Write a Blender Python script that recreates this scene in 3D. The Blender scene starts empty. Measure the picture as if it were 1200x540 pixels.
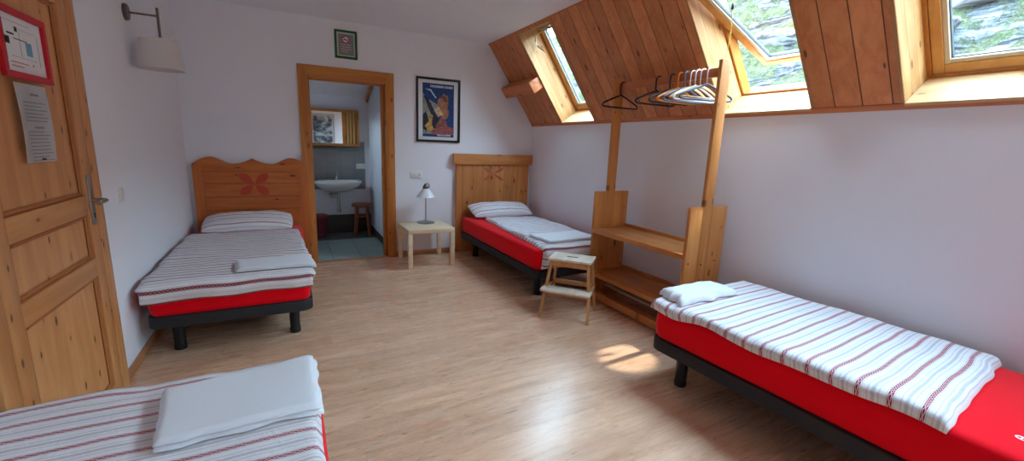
import bpy, bmesh, math, random
from mathutils import Vector, Matrix, noise
PI = math.pi
C = bpy.context.scene.collection
sc = bpy.context.scene

# ------------------------------------------------------------------ colour + nodes
def lin(r, g, b):
    f = lambda c: c / 12.92 if c <= 0.04045 else ((c + 0.055) / 1.055) ** 2.4
    return (f(r / 255), f(g / 255), f(b / 255), 1)

class N:
    """small helper around a material node tree"""
    def __init__(s, name, rough=0.6, spec=0.4, metal=0.0):
        s.m = bpy.data.materials.new(name); s.m.use_nodes = True
        s.t = s.m.node_tree; s.b = s.t.nodes['Principled BSDF']
        s.b.inputs['Roughness'].default_value = rough
        s.b.inputs['Specular IOR Level'].default_value = spec
        s.b.inputs['Metallic'].default_value = metal
    def n(s, typ, **kw):
        nd = s.t.nodes.new(typ)
        for k, v in kw.items(): setattr(nd, k, v)
        return nd
    def l(s, a, b): s.t.links.new(a, b)
    def put(s, sock, v):
        if isinstance(v, bpy.types.NodeSocket): s.l(v, sock)
        else: sock.default_value = v
    def math(s, op, a, b=0.0, c=None):
        nd = s.n('ShaderNodeMath', operation=op)
        s.put(nd.inputs[0], a); s.put(nd.inputs[1], b)
        if c is not None: s.put(nd.inputs[2], c)
        return nd.outputs[0]
    def mix(s, f, a, b, blend='MIX'):
        nd = s.n('ShaderNodeMix', data_type='RGBA', blend_type=blend)
        s.put(nd.inputs[0], f); s.put(nd.inputs[6], a); s.put(nd.inputs[7], b)
        return nd.outputs[2]
    def coord(s, kind='Object', scale=(1, 1, 1), loc=(0, 0, 0)):
        tc = s.n('ShaderNodeTexCoord'); mp = s.n('ShaderNodeMapping')
        mp.inputs['Scale'].default_value = scale; mp.inputs['Location'].default_value = loc
        s.l(tc.outputs[kind], mp.inputs['Vector']); return mp.outputs[0]
    def noise(s, vec, scale=1.0, detail=4.0, rough=0.55, dist=0.0):
        nd = s.n('ShaderNodeTexNoise'); s.l(vec, nd.inputs['Vector'])
        nd.inputs['Scale'].default_value = scale; nd.inputs['Detail'].default_value = detail
        nd.inputs['Roughness'].default_value = rough; nd.inputs['Distortion'].default_value = dist
        return nd.outputs['Fac']
    def step(s, v, lo, hi):
        nd = s.n('ShaderNodeMapRange', interpolation_type='SMOOTHSTEP')
        s.put(nd.inputs[0], v); nd.inputs[1].default_value = lo; nd.inputs[2].default_value = hi
        return nd.outputs[0]
    def color(s, v): s.put(s.b.inputs['Base Color'], v)
    def bump(s, h, strength=0.2, dist=0.01):
        nd = s.n('ShaderNodeBump'); nd.inputs['Strength'].default_value = strength
        nd.inputs['Distance'].default_value = dist
        s.l(h, nd.inputs['Height']); s.l(nd.outputs[0], s.b.inputs['Normal'])

def plain(name, col, rough=0.5, spec=0.4, metal=0.0, bump=None):
    k = N(name, rough, spec, metal)
    v = k.noise(k.coord('Object'), 40 if not bump else bump[0], 3)
    a = lin(*col); d = tuple(x * 0.93 for x in a[:3]) + (1,)
    k.color(k.mix(v, d, a))
    if bump: k.bump(v, bump[1], bump[2])
    return k.m

def wood(name, light, dark, axis='z', flat=None, knots=0.5, plank=None, rough=0.5, seed=0.0, kscale=1.0, groove=0.025):
    """procedural pine: grain along axis, knots, optional planks = (axis across, width)"""
    k = N(name, rough, 0.35)
    ax = 'xyz'.index(axis)
    tc = k.n('ShaderNodeTexCoord'); sep = k.n('ShaderNodeSeparateXYZ'); k.l(tc.outputs['Object'], sep.inputs[0])
    vec = tc.outputs['Object']; pl = None
    if plank:
        q = k.math('DIVIDE', sep.outputs['xyz'.index(plank[0])], plank[1])
        idx = k.math('FLOOR', q); fr = k.math('FRACT', q)
        wn = k.n('ShaderNodeTexWhiteNoise', noise_dimensions='1D'); k.l(idx, wn.inputs['W'])
        pl = wn.outputs['Value']
        off = k.n('ShaderNodeCombineXYZ'); k.l(k.math('MULTIPLY', pl, 7.0), off.inputs[ax])
        add = k.n('ShaderNodeVectorMath', operation='ADD'); k.l(vec, add.inputs[0]); k.l(off.outputs[0], add.inputs[1])
        vec = add.outputs[0]
    def mp(along, across):
        m = k.n('ShaderNodeMapping'); sv = [across] * 3; sv[ax] = along
        m.inputs['Scale'].default_value = sv; m.inputs['Location'].default_value = (seed, seed * 1.7, seed * .6)
        k.l(vec, m.inputs['Vector']); return m.outputs[0]
    g1 = k.noise(mp(1.2, 14), 1.0, 4, 0.6, 0.6)
    g2 = k.noise(mp(4, 90), 1.0, 3, 0.6)
    f = k.math('ADD', k.math('MULTIPLY', k.step(g1, .3, .72), .75), k.math('MULTIPLY', g2, .3))
    L = lin(*light); D = lin(*dark)
    col = k.mix(f, L, D)
    if knots > 0:
        sp2 = k.n('ShaderNodeSeparateXYZ'); k.l(vec, sp2.inputs[0])
        ac = 'xyz'.index(([q for q in 'xyz' if q != axis and q != flat] + ['x'])[0])
        cmb = k.n('ShaderNodeCombineXYZ')
        k.l(k.math('ADD', k.math('MULTIPLY', sp2.outputs[ac], 8.0 * kscale), seed * 2.1 + .37), cmb.inputs[0])
        k.l(k.math('ADD', k.math('MULTIPLY', sp2.outputs[ax], 3.4 * kscale), seed + .3), cmb.inputs[1])
        vo = k.n('ShaderNodeTexVoronoi', voronoi_dimensions='2D'); vo.inputs['Scale'].default_value = 1.0
        k.l(cmb.outputs[0], vo.inputs['Vector'])
        sc_ = k.n('ShaderNodeSeparateColor'); k.l(vo.outputs['Color'], sc_.inputs[0])
        pick = k.step(sc_.outputs[0], .42, .46)
        dn = k.math('DIVIDE', vo.outputs['Distance'], k.math('ADD', .45, sc_.outputs[1]))
        kf = k.math('MULTIPLY', k.math('MULTIPLY', k.math('SUBTRACT', 1.0, k.step(dn, .05, .10)), knots), pick)
        halo = k.math('MULTIPLY', k.math('MULTIPLY', k.math('SUBTRACT', 1.0, k.step(dn, .09, .32)), .4 * min(1, knots + .2)), pick)
        col = k.mix(halo, col, D)
        col = k.mix(kf, col, tuple(c * .22 for c in D[:3]) + (1,))
    if plank:
        col = k.mix(1.0, col, k.mix(pl, (.80, .78, .76, 1), (1.08, 1.08, 1.08, 1)), 'MULTIPLY')
        e = k.math('MINIMUM', fr, k.math('SUBTRACT', 1.0, fr))
        gf = k.math('SUBTRACT', 1.0, k.step(e, groove * .4, groove))
        col = k.mix(gf, col, tuple(c * .22 for c in D[:3]) + (1,))
        k.bump(k.math('SUBTRACT', k.math('MULTIPLY', g2, .1), gf), .5, .004)
    else:
        k.bump(g2, .08, .002)
    k.color(col)
    return k.m

# ------------------------------------------------------------------ mesh helpers
def bm_new(): return bmesh.new()

def add_box(bm, x0, x1, y0, y1, z0, z1, bev=0.0, seg=2, M=None):
    t = bmesh.new()
    vs = [t.verts.new((x, y, z)) for x in (x0, x1) for y in (y0, y1) for z in (z0, z1)]
    for f in ((0, 1, 3, 2), (4, 6, 7, 5), (0, 4, 5, 1), (2, 3, 7, 6), (0, 2, 6, 4), (1, 5, 7, 3)):
        t.faces.new([vs[i] for i in f])
    bmesh.ops.recalc_face_normals(t, faces=t.faces)
    if bev > 0:
        bmesh.ops.bevel(t, geom=list(t.edges), offset=bev, segments=seg, profile=.5, affect='EDGES')
    if M is not None: t.transform(M)
    merge(bm, t)

def merge(bm, t):
    me = bpy.data.meshes.new('tmp'); t.to_mesh(me); t.free(); bm.from_mesh(me); bpy.data.meshes.remove(me)

def add_prism(bm, pts, h, M=None, bev=0.0):
    """pts: outline in xy, extruded in z from 0 to h, then transformed by M"""
    t = bmesh.new(); n = len(pts)
    a = [t.verts.new((p[0], p[1], 0)) for p in pts]; b = [t.verts.new((p[0], p[1], h)) for p in pts]
    t.faces.new(list(reversed(a))); top = t.faces.new(b)
    for i in range(n): t.faces.new((a[i], a[(i + 1) % n], b[(i + 1) % n], b[i]))
    bmesh.ops.recalc_face_normals(t, faces=t.faces)
    if bev > 0:
        es = [e for e in t.edges if all(v.co.z > h - 1e-6 for v in e.verts)]
        bmesh.ops.bevel(t, geom=es, offset=bev, segments=2, profile=.5, affect='EDGES')
    if M is not None: t.transform(M)
    merge(bm, t)

def add_lathe(bm, prof, seg=32, M=None, cap=True):
    t = bmesh.new(); rings = []
    for r, z in prof:
        rings.append([t.verts.new((max(r, 1e-4) * math.cos(2 * PI * i / seg), max(r, 1e-4) * math.sin(2 * PI * i / seg), z)) for i in range(seg)])
    for a, b in zip(rings, rings[1:]):
        for i in range(seg): t.faces.new((a[i], a[(i + 1) % seg], b[(i + 1) % seg], b[i]))
    if cap:
        t.faces.new(list(reversed(rings[0]))); t.faces.new(rings[-1])
    bmesh.ops.recalc_face_normals(t, faces=t.faces)
    if M is not None: t.transform(M)
    merge(bm, t)

def add_tube(bm, path, r, seg=10, closed=False):
    P = [Vector(p) for p in path]; t = bmesh.new(); rings = []; n = len(P)
    up = None
    for i, p in enumerate(P):
        if closed: d = (P[(i + 1) % n] - P[i - 1]).normalized()
        else: d = (P[min(i + 1, n - 1)] - P[max(i - 1, 0)]).normalized()
        if up is None:
            up = Vector((0, 0, 1)) if abs(d.z) < .9 else Vector((1, 0, 0))
        u = (up - d * up.dot(d)).normalized(); v = d.cross(u); up = u
        rr = r[i] if isinstance(r, (list, tuple)) else r
        rings.append([t.verts.new(p + (u * math.cos(2 * PI * j / seg) + v * math.sin(2 * PI * j / seg)) * rr) for j in range(seg)])
    m = n if closed else n - 1
    for i in range(m):
        a, b = rings[i], rings[(i + 1) % n]
        for j in range(seg): t.faces.new((a[j], a[(j + 1) % seg], b[(j + 1) % seg], b[j]))
    if not closed:
        t.faces.new(list(reversed(rings[0]))); t.faces.new(rings[-1])
    bmesh.ops.recalc_face_normals(t, faces=t.faces)
    merge(bm, t)

def rounded(x0, x1, y0, y1, r, n=6):
    out = []
    for cx, cy, a0 in ((x1 - r, y1 - r, 0), (x0 + r, y1 - r, 90), (x0 + r, y0 + r, 180), (x1 - r, y0 + r, 270)):
        for i in range(n + 1):
            a = math.radians(a0 + 90 * i / n); out.append((cx + r * math.cos(a), cy + r * math.sin(a)))
    return out

def obj(name, bm, mat, parent=None, label=None, smooth=35, loc=None):
    me = bpy.data.meshes.new(name); bm.to_mesh(me); bm.free()
    if smooth:
        me.shade_smooth(); me.set_sharp_from_angle(angle=math.radians(smooth))
    o = bpy.data.objects.new(name, me); C.objects.link(o)
    if mat: me.materials.append(mat)
    if parent: o.parent = parent
    if loc: o.location = loc
    if label: o['label'] = label
    return o

def bx(name, mat, parent, *a, bev=0.002, label=None, **kw):
    bm = bm_new(); add_box(bm, *a, bev=bev, **kw); return obj(name, bm, mat, parent, label)

def thing(name, label, cat, loc=(0, 0, 0), rz=0.0, group=None):
    o = bpy.data.objects.new(name, None); C.objects.link(o); o.empty_display_size = .1
    o.location = loc; o.rotation_euler = (0, 0, rz); o['label'] = label; o['category'] = cat
    if group: o['group'] = group
    return o

def tag(o, label, cat, group=None):
    o['label'] = label; o['category'] = cat
    if group: o['group'] = group
    return o

def struct(o, label=None):
    o['kind'] = 'structure'
    if label: o['label'] = label
    return o

def sroot(name, label, loc=(0, 0, 0)):
    o = bpy.data.objects.new(name, None); C.objects.link(o); o.location = loc
    o['kind'] = 'structure'; o['label'] = label
    return o

def copy_tree(o, parent=None):
    c = o.copy(); C.objects.link(c); c.parent = parent
    for ch in list(o.children): copy_tree(ch, c)
    return c

def TR(x=0, y=0, z=0, rx=0, ry=0, rz=0):
    return Matrix.Translation((x, y, z)) @ Matrix.Rotation(rz, 4, 'Z') @ Matrix.Rotation(ry, 4, 'Y') @ Matrix.Rotation(rx, 4, 'X')

WALLPLANE = Matrix(((1, 0, 0, 0), (0, 0, -1, 0), (0, 1, 0, 0), (0, 0, 0, 1)))   # xy outline -> xz, extruded towards -y
LEFTPLANE = Matrix(((0, 0, 1, 0), (1, 0, 0, 0), (0, 1, 0, 0), (0, 0, 0, 1)))    # xy outline -> yz, extruded towards +x

# ------------------------------------------------------------------ materials
def wallpaint(name, col):
    k = N(name, .9, .2); v = k.noise(k.coord('Object'), 3.0, 5, .6); w = k.noise(k.coord('Object'), 90, 3)
    a = lin(*col); k.color(k.mix(v, tuple(x * .96 for x in a[:3]) + (1,), a)); k.bump(w, .08, .004); return k.m
M_wall = wallpaint('white_plaster', (234, 235, 241))
M_ceil = wallpaint('white_ceiling_paint', (234, 235, 241))
M_door = wood('pine_door', (212, 152, 96), (184, 120, 68), 'z', 'x', .9, rough=.45, seed=1.3, kscale=1.5)
M_doorp = wood('pine_door_panel', (218, 158, 102), (192, 128, 76), 'z', 'x', .9, rough=.45, seed=4.3, kscale=1.5)
M_rail = wood('pine_door_rail', (210, 150, 94), (186, 122, 70), 'y', 'x', .6, rough=.45, seed=2.3)
M_groove = plain('pine_groove', (172, 104, 54), .5)
M_casing = wood('pine_casing', (206, 138, 68), (176, 104, 44), 'z', 'y', .6, rough=.4, seed=3.1)
M_casingx = wood('pine_casing_head', (206, 138, 68), (176, 104, 44), 'x', 'y', .6, rough=.4, seed=5.1)
M_slope = wood('pine_ceiling_boards', (224, 150, 98), (198, 120, 70), 'z', 'x', .9, ('y', .145), rough=.45, seed=.7, groove=.03)
M_slopeplain = wood('pine_ceiling_trim', (210, 134, 84), (182, 104, 60), 'y', 'x', .5, rough=.45, seed=.2)
M_beam = wood('pine_beam', (210, 130, 84), (184, 104, 60), 'y', 'x', .5, rough=.5, seed=.9)
M_lining = wood('pale_spruce_lining', (212, 166, 112), (176, 120, 66), 'y', 'x', .8, ('z', .0835), rough=.5, seed=2.2, groove=.02)
M_sill = wood('pale_spruce_sill', (214, 178, 132), (190, 144, 96), 'x', 'y', .6, rough=.45, seed=3.2)
M_winframe = wood('lacquered_window_frame', (196, 132, 62), (172, 104, 42), 'z', 'x', 0, rough=.35, seed=1.2)
M_sash = wood('window_sash', (208, 156, 92), (188, 130, 68), 'z', 'x', 0, rough=.35, seed=1.9)
M_bead = plain('skylit_glazing_bead', (206, 192, 168), .45)  # pale tone paints in the daylight on the sash's inner bevel
M_gasket = plain('dark_gasket', (60, 64, 66), .5)
M_base = wood('baseboard_wood', (196, 140, 98), (170, 110, 72), 'y', 'x', 0, rough=.4)
M_basex = wood('baseboard_wood_back', (196, 140, 98), (170, 110, 72), 'x', 'y', 0, rough=.4)
M_head1 = wood('amber_pine_headboard', (202, 116, 54), (172, 88, 36), 'x', 'y', .9, rough=.45, seed=6.4)
M_head1v = wood('amber_pine_stile', (200, 114, 54), (170, 86, 36), 'z', 'y', .7, rough=.45, seed=7.4)
M_head2 = wood('honey_pine_headboard', (214, 146, 84), (186, 112, 56), 'z', 'y', .9, ('x', .152), rough=.45, seed=8.4, groove=.012)
M_head2x = wood('honey_pine_cap', (212, 146, 86), (186, 112, 58), 'x', 'y', .8, rough=.45, seed=9.4)
M_flower = plain('faded_red_paint', (186, 62, 34), .6)
M_flower2 = plain('worn_red_paint', (184, 92, 52), .6)
M_rack = wood('rack_pine_upright', (212, 148, 84), (190, 120, 60), 'z', 'y', .8, rough=.4, seed=2.8)
M_racks = wood('rack_pine_shelf', (208, 142, 80), (182, 110, 56), 'y', 'z', .5, rough=.38, seed=3.8)
M_birch = wood('birch_side_table', (232, 214, 182), (218, 194, 156), 'x', 'z', 0, rough=.45, seed=1.0)
M_stool = wood('aspen_step_stool', (202, 152, 100), (176, 122, 72), 'z', 'y', .2, rough=.45, seed=4.0)
M_stooltop = wood('worn_pale_tread', (230, 220, 204), (206, 186, 160), 'y', 'z', .2, rough=.5, seed=4.6)
M_red = plain('red_fitted_sheet', (236, 2, 26), .8, .12, bump=(60, .1, .003))
M_red.node_tree.nodes['Principled BSDF'].inputs['Sheen Weight'].default_value = .2
M_red.node_tree.nodes['Principled BSDF'].inputs['Sheen Roughness'].default_value = .35
M_black = plain('black_bed_frame', (34, 33, 36), .6)
M_blackleg = plain('black_plastic_leg', (22, 22, 25), .45)
M_towel = plain('white_towel', (226, 228, 232), .95, .1, bump=(220, .35, .003))
M_chrome = plain('brushed_nickel', (176, 172, 166), .28, .5, 1.0)
M_lampmetal = plain('dark_nickel', (120, 110, 102), .35, .5, 1.0)
M_plastic = plain('white_plastic', (228, 226, 222), .4)
M_ceramic = plain('white_ceramic', (232, 232, 230), .15, .5)
M_blackframe = plain('black_picture_frame', (18, 17, 18), .35)
M_green = plain('green_frame_paint', (8, 92, 44), .45)
M_redframe = plain('red_frame_paint', (196, 18, 38), .45)
M_paper = plain('white_paper', (226, 226, 228), .8)
M_ink = plain('printed_ink', (150, 150, 156), .8)
M_inkd = plain('dark_ink', (30, 30, 34), .8)

def fabric_shade():
    k = N('cream_lampshade_fabric', .9, .1); v = k.noise(k.coord('Object'), 150, 2)
    k.color(k.mix(v, lin(204, 197, 196), lin(216, 209, 208)))
    k.b.inputs['Transmission Weight'].default_value = 0.0
    k.bump(v, .15, .002); return k.m
M_shade = fabric_shade()
M_glassshade = plain('white_opal_glass', (236, 238, 240), .25, .5)

def laminate():
    k = N('laminate_floor', .3, .9)
    tc = k.n('ShaderNodeTexCoord'); sp = k.n('ShaderNodeSeparateXYZ'); k.l(tc.outputs['Object'], sp.inputs[0])
    W, Ln = .19, 1.28
    q = k.math('DIVIDE', sp.outputs[1], W); row = k.math('FLOOR', q); fy = k.math('FRACT', q)
    wr = k.n('ShaderNodeTexWhiteNoise', noise_dimensions='1D'); k.l(row, wr.inputs['W'])
    qx = k.math('ADD', k.math('DIVIDE', sp.outputs[0], Ln), wr.outputs['Value'])
    colx = k.math('FLOOR', qx); fx = k.math('FRACT', qx)
    w2 = k.n('ShaderNodeTexWhiteNoise', noise_dimensions='2D'); cv = k.n('ShaderNodeCombineXYZ')
    k.l(row, cv.inputs[0]); k.l(colx, cv.inputs[1]); k.l(cv.outputs[0], w2.inputs['Vector'])
    off = k.n('ShaderNodeCombineXYZ'); k.l(k.math('MULTIPLY', w2.outputs['Value'], 9.0), off.inputs[0]); k.l(k.math('MULTIPLY', w2.outputs['Value'], 3.0), off.inputs[2])
    ad = k.n('ShaderNodeVectorMath', operation='ADD'); k.l(tc.outputs['Object'], ad.inputs[0]); k.l(off.outputs[0], ad.inputs[1])
    def mp(a, b):
        m = k.n('ShaderNodeMapping'); m.inputs['Scale'].default_value = (a, b, b); k.l(ad.outputs[0], m.inputs['Vector']); return m.outputs[0]
    g1 = k.noise(mp(1.3, 11), 1, 5, .6, 1.2); g2 = k.noise(mp(3.5, 60), 1, 3, .6); g3 = k.noise(mp(2.2, 26), 1, 4, .7, 1.5)
    a = k.mix(k.step(g1, .32, .7), lin(226, 183, 150), lin(200, 152, 116))
    a = k.mix(k.math('MULTIPLY', k.step(g3, .58, .76), .45), a, lin(148, 98, 68))
    a = k.mix(k.math('MULTIPLY', g2, .25), a, lin(228, 192, 166))
    g4 = k.noise(mp(5.0, 42), 1, 3, .6, 2.0)
    a = k.mix(k.math('MULTIPLY', k.step(g4, .62, .72), .75), a, lin(128, 76, 52))
    a = k.mix(1.0, a, k.mix(w2.outputs['Value'], (.93, .925, .92, 1), (1.05, 1.05, 1.05, 1)), 'MULTIPLY')
    ey = k.math('MULTIPLY', k.math('MINIMUM', fy, k.math('SUBTRACT', 1.0, fy)), W)
    ex = k.math('MULTIPLY', k.math('MINIMUM', fx, k.math('SUBTRACT', 1.0, fx)), Ln)
    e = k.math('SUBTRACT', 1.0, k.step(k.math('MINIMUM', ex, ey), .0004, .0016))
    a = k.mix(k.math('MULTIPLY', e, .28), a, lin(96, 62, 42)); k.color(a)
    k.put(k.b.inputs['Roughness'], k.math('ADD', .235, k.math('MULTIPLY', g3, .08)))
    k.bump(k.math('SUBTRACT', k.math('MULTIPLY', g2, .15), e), .12, .002)
    return k.m
M_floor = laminate()

def tiles(name, c1, c2, joint, size, rough, axes=(0, 1)):
    k = N(name, rough, .5); tc = k.n('ShaderNodeTexCoord'); sp = k.n('ShaderNodeSeparateXYZ'); k.l(tc.outputs['Object'], sp.inputs[0])
    u = k.math('DIVIDE', sp.outputs[axes[0]], size[0]); v = k.math('DIVIDE', sp.outputs[axes[1]], size[1])
    fu = k.math('FRACT', u); fv = k.math('FRACT', v)
    e = k.math('MINIMUM', k.math('MINIMUM', fu, k.math('SUBTRACT', 1.0, fu)), k.math('MINIMUM', fv, k.math('SUBTRACT', 1.0, fv)))
    j = k.math('SUBTRACT', 1.0, k.step(e, .008, .02))
    n1 = k.noise(k.coord('Object', (1, 4, 1)), 6, 5, .6)
    k.color(k.mix(j, k.mix(n1, lin(*c1), lin(*c2)), lin(*joint))); k.bump(k.math('SUBTRACT', n1, j), .2, .003)
    return k.m
M_teal = tiles('teal_floor_tile', (134, 158, 154), (166, 184, 178), (100, 118, 114), (.33, .33), .3)
M_slate = tiles('dark_slate_tile', (84, 80, 74), (104, 98, 92), (70, 66, 60), (.33, .33), .4)
M_splash = tiles('grey_wall_tile', (134, 132, 132), (148, 146, 146), (120, 118, 118), (.2, .2), .35, (0, 2))
M_skirt = plain('dark_skirting_tile', (74, 62, 54), .45)

def stripes(name='striped_bedding_cotton', PER=.092, BW=.0062, dark=(160, 22, 48), GS=1.0, CH=.6):
    """white bedding cotton woven with red braid bands and thin grey lines; u across, v along (metres)"""
    k = N(name, .95, .1)
    uv = k.n('ShaderNodeUVMap'); uv.uv_map = 'UVMap'; sp = k.n('ShaderNodeSeparateXYZ'); k.l(uv.outputs[0], sp.inputs[0])
    u, v = sp.outputs[0], sp.outputs[1]
    fr = k.math('FRACT', k.math('DIVIDE', v, PER))
    d = k.math('MULTIPLY', k.math('SUBTRACT', fr, .5), PER)                 # metres from the band centre
    ad = k.math('ABSOLUTE', d)
    band = k.math('SUBTRACT', 1.0, k.step(ad, BW, BW * 1.2))
    wv = k.math('MULTIPLY', k.math('SINE', k.math('MULTIPLY', u, 2 * PI / .042)), .0042)
    chain = k.math('SUBTRACT', 1.0, k.step(k.math('ABSOLUTE', k.math('SUBTRACT', d, wv)), .0010, .0022))
    chain2 = k.math('SUBTRACT', 1.0, k.step(k.math('ABSOLUTE', k.math('ADD', d, wv)), .0010, .0022))
    ch = k.math('MULTIPLY', k.math('MAXIMUM', chain, chain2), CH)
    red = k.math('MULTIPLY', band, k.math('SUBTRACT', 1.0, ch))
    def line(c, w, s): 
        return k.math('MULTIPLY', k.math('SUBTRACT', 1.0, k.step(k.math('ABSOLUTE', k.math('SUBTRACT', ad, c)), w * .6, w)), s)
    grey = k.math('MAXIMUM', line(PER / 2, .0065, .42 * GS), k.math('MAXIMUM', line(PER * .326, .002, .38 * GS), line(BW + .0043, .0013, .5 * GS)))
    nz = k.noise(k.coord('Object'), 7, 3)
    col = k.mix(nz, lin(220, 217, 219), lin(232, 229, 230))
    col = k.mix(grey, col, lin(138, 134, 146)); col = k.mix(red, col, lin(*dark)); k.color(col)
    w = k.noise(k.coord('Object'), 16, 4, .6, .8); w2 = k.noise(k.coord('Object'), 300, 2)
    k.bump(k.math('ADD', w, k.math('MULTIPLY', w2, .1)), .45, .016)
    return k.m
M_stripe = stripes()
M_stripefine = stripes('fine_striped_bedding_cotton', .066, .0056, (124, 20, 38), .8, .25)

def glass():
    k = N('window_glass'); t = k.t
    tr = k.n('ShaderNodeBsdfTransparent'); tr.inputs[0].default_value = (.94, .98, .97, 1)
    gl = k.n('ShaderNodeBsdfGlossy'); gl.inputs['Roughness'].default_value = .02
    lw = k.n('ShaderNodeLayerWeight'); lw.inputs['Blend'].default_value = .5
    fr = k.math('ADD', .035, k.math('MULTIPLY', k.math('POWER', lw.outputs['Facing'], 4.0), .5))
    mx = k.n('ShaderNodeMixShader'); k.l(fr, mx.inputs[0]); k.l(tr.outputs[0], mx.inputs[1]); k.l(gl.outputs[0], mx.inputs[2])
    k.l(mx.outputs[0], t.nodes['Material Output'].inputs['Surface']); return k.m
M_glass = glass()
def mirror():
    k = N('mirror_silver', .03, .5, 1.0); k.color(lin(226, 230, 230)); return k.m
M_mirror = mirror()

def hillmat():
    k = N('rocky_grass_slope', .95, .05)
    co = k.coord('Object'); n1 = k.noise(co, 1.3, 6, .62, .6); n2 = k.noise(co, 6.5, 5, .65); n3 = k.noise(co, 30, 4, .7); n4 = k.noise(k.coord('Object', (1, 1, .35)), 45, 3, .7)
    g = k.mix(k.step(n2, .3, .7), lin(40, 48, 33), lin(76, 80, 56)); g = k.mix(k.math('MULTIPLY', k.step(n3, .45, .75), .7), g, lin(100, 98, 74)); g = k.mix(k.math('MULTIPLY', k.step(n4, .55, .75), .7), g, lin(30, 36, 27))
    st = k.coord('Object', (1, .5, 3.6)); r1 = k.noise(st, 3.2, 6, .7, .8); r2 = k.noise(st, 9, 4, .7, .4)
    r = k.mix(k.step(r1, .36, .64), lin(32, 34, 37), lin(108, 110, 113)); r = k.mix(k.math('MULTIPLY', k.step(r2, .52, .6), .8), r, lin(20, 21, 23)); r = k.mix(k.math('MULTIPLY', k.step(n3, .6, .7), .4), r, lin(82, 82, 66))
    f = k.step(k.math('ADD', n1, k.math('MULTIPLY', k.math('SUBTRACT', n2, .5), .7)), .45, .56)
    k.color(k.mix(f, g, r)); k.bump(k.math('ADD', k.math('MULTIPLY', n2, .7), k.math('ADD', k.math('MULTIPLY', n3, .4), k.math('MULTIPLY', k.math('MULTIPLY', r2, f), .8))), 1.0, .1)
    return k.m
M_hill = hillmat()
def rockmat():
    k = N('grey_slate_rock', .9, .1); co = k.coord('Object', (1, 1, 4)); n1 = k.noise(co, 3, 6, .7, .5)
    k.color(k.mix(k.step(n1, .3, .7), lin(34, 36, 40), lin(106, 108, 110))); k.bump(n1, .8, .05); return k.m
M_rock = rockmat()

def ring(bm, y0, y1, s0, s1, n0, n1, w, M):
    add_box(bm, y0, y0 + w, s0, s1, n0, n1, .003, 1, M=M); add_box(bm, y1 - w, y1, s0, s1, n0, n1, .003, 1, M=M)
    add_box(bm, y0 + w, y1 - w, s0, s0 + w, n0, n1, .003, 1, M=M); add_box(bm, y0 + w, y1 - w, s1 - w, s1, n0, n1, .003, 1, M=M)
# ------------------------------------------------------------------ room measures
WX, HK, TX, HC = 3.943, 1.703, 3.248, 2.68          # knee wall x, its height, where the slope meets the ceiling, ceiling height
YR = -8.6                                            # wall behind the camera
es = Vector((TX - WX, 0, HC - HK)); SL = es.length; es.normalize()
en = Vector((HC - HK, 0, WX - TX)).normalized()      # outwards
def SP(y, s, n): return Vector((WX, y, HK)) + es * s + en * n
SLM = Matrix(((0, es.x, en.x, WX), (1, 0, 0, 0), (0, es.z, en.z, HK), (0, 0, 0, 1)))   # (y, s, n) -> world

def ybox(name, mat, parent, *a, bev=0.0, **kw):
    bm = bm_new(); add_box(bm, *a, bev=bev, **kw); return obj(name, bm, mat, parent)

# floor, walls, ceiling
struct(ybox('floor', M_floor, None, -.15, WX + .2, YR - .15, 0.02, -.1, 0), 'orange brown laminate plank floor')
bm = bm_new()
add_box(bm, -.15, 0, YR - .15, .12, 0, HC + .1)
struct(obj('wall_left', bm, M_wall), 'white plastered left wall with the pine door')
DL, DR, DH = 1.118, 1.958, 2.083                     # clear opening of the bathroom doorway
bm = bm_new()
add_box(bm, 0, DL, 0, .12, 0, HC + .1); add_box(bm, DR, WX + .4, 0, .12, 0, HC + .1); add_box(bm, DL, DR, 0, .12, DH, HC + .1)
struct(obj('wall_back', bm, M_wall), 'white back wall with the bathroom doorway')
struct(ybox('wall_right', M_wall, None, WX, WX + .2, YR - .1, 0, 0, HK), 'white knee wall under the sloped pine ceiling')
bm = bm_new(); add_box(bm, -.15, WX + .4, YR - .15, YR, 0, HC + .1)
struct(obj('wall_rear', bm, M_wall), 'white wall behind the viewer')
struct(ybox('ceiling', M_ceil, None, -.15, TX + .02, YR - .1, 0, HC, HC + .1), 'flat white ceiling')

WIN = [(-1.395, -.765), (-3.632, -2.988), (-4.757, -4.113), (-6.22, -5.24), (-7.75, -6.77)]     # y ranges of the roof windows, last two added for daylight
S0, S1 = .036, 1.142
def slab(n0, n1, s_lo, s_hi):
    bm = bm_new(); ys = [YR - .1]
    for a, b in sorted(WIN): ys += [a - .014, b + .014]
    ys.append(0.0)
    for i in range(len(ys) - 1):
        if i % 2 == 0: add_box(bm, ys[i], ys[i + 1], s_lo, s_hi, n0, n1, M=SLM)
        else:
            add_box(bm, ys[i], ys[i + 1], s_lo, S0 - .014, n0, n1, M=SLM); add_box(bm, ys[i], ys[i + 1], S1 + .014, s_hi, n0, n1, M=SLM)
    return bm
so = obj('ceiling_slope', slab(0.0, .02, 0.0, SL), M_slope, None); struct(so, 'steep pine boarded slope under the roof')
struct(obj('roof_shell', slab(.26, .34, -.25, SL + .2), M_slopeplain), 'outer roof layer around the roof windows')
bm = bm_new(); add_box(bm, YR, 0, -.006, .03, -.006, .012, M=SLM); struct(obj('trim_1', bm, M_slopeplain), 'narrow pine trim where slope meets knee wall')
bm = bm_new(); add_box(bm, YR, 0, SL - .012, SL + .006, -.006, .01, M=SLM); struct(obj('trim_2', bm, M_slopeplain), 'narrow pine trim where slope meets ceiling')

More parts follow.
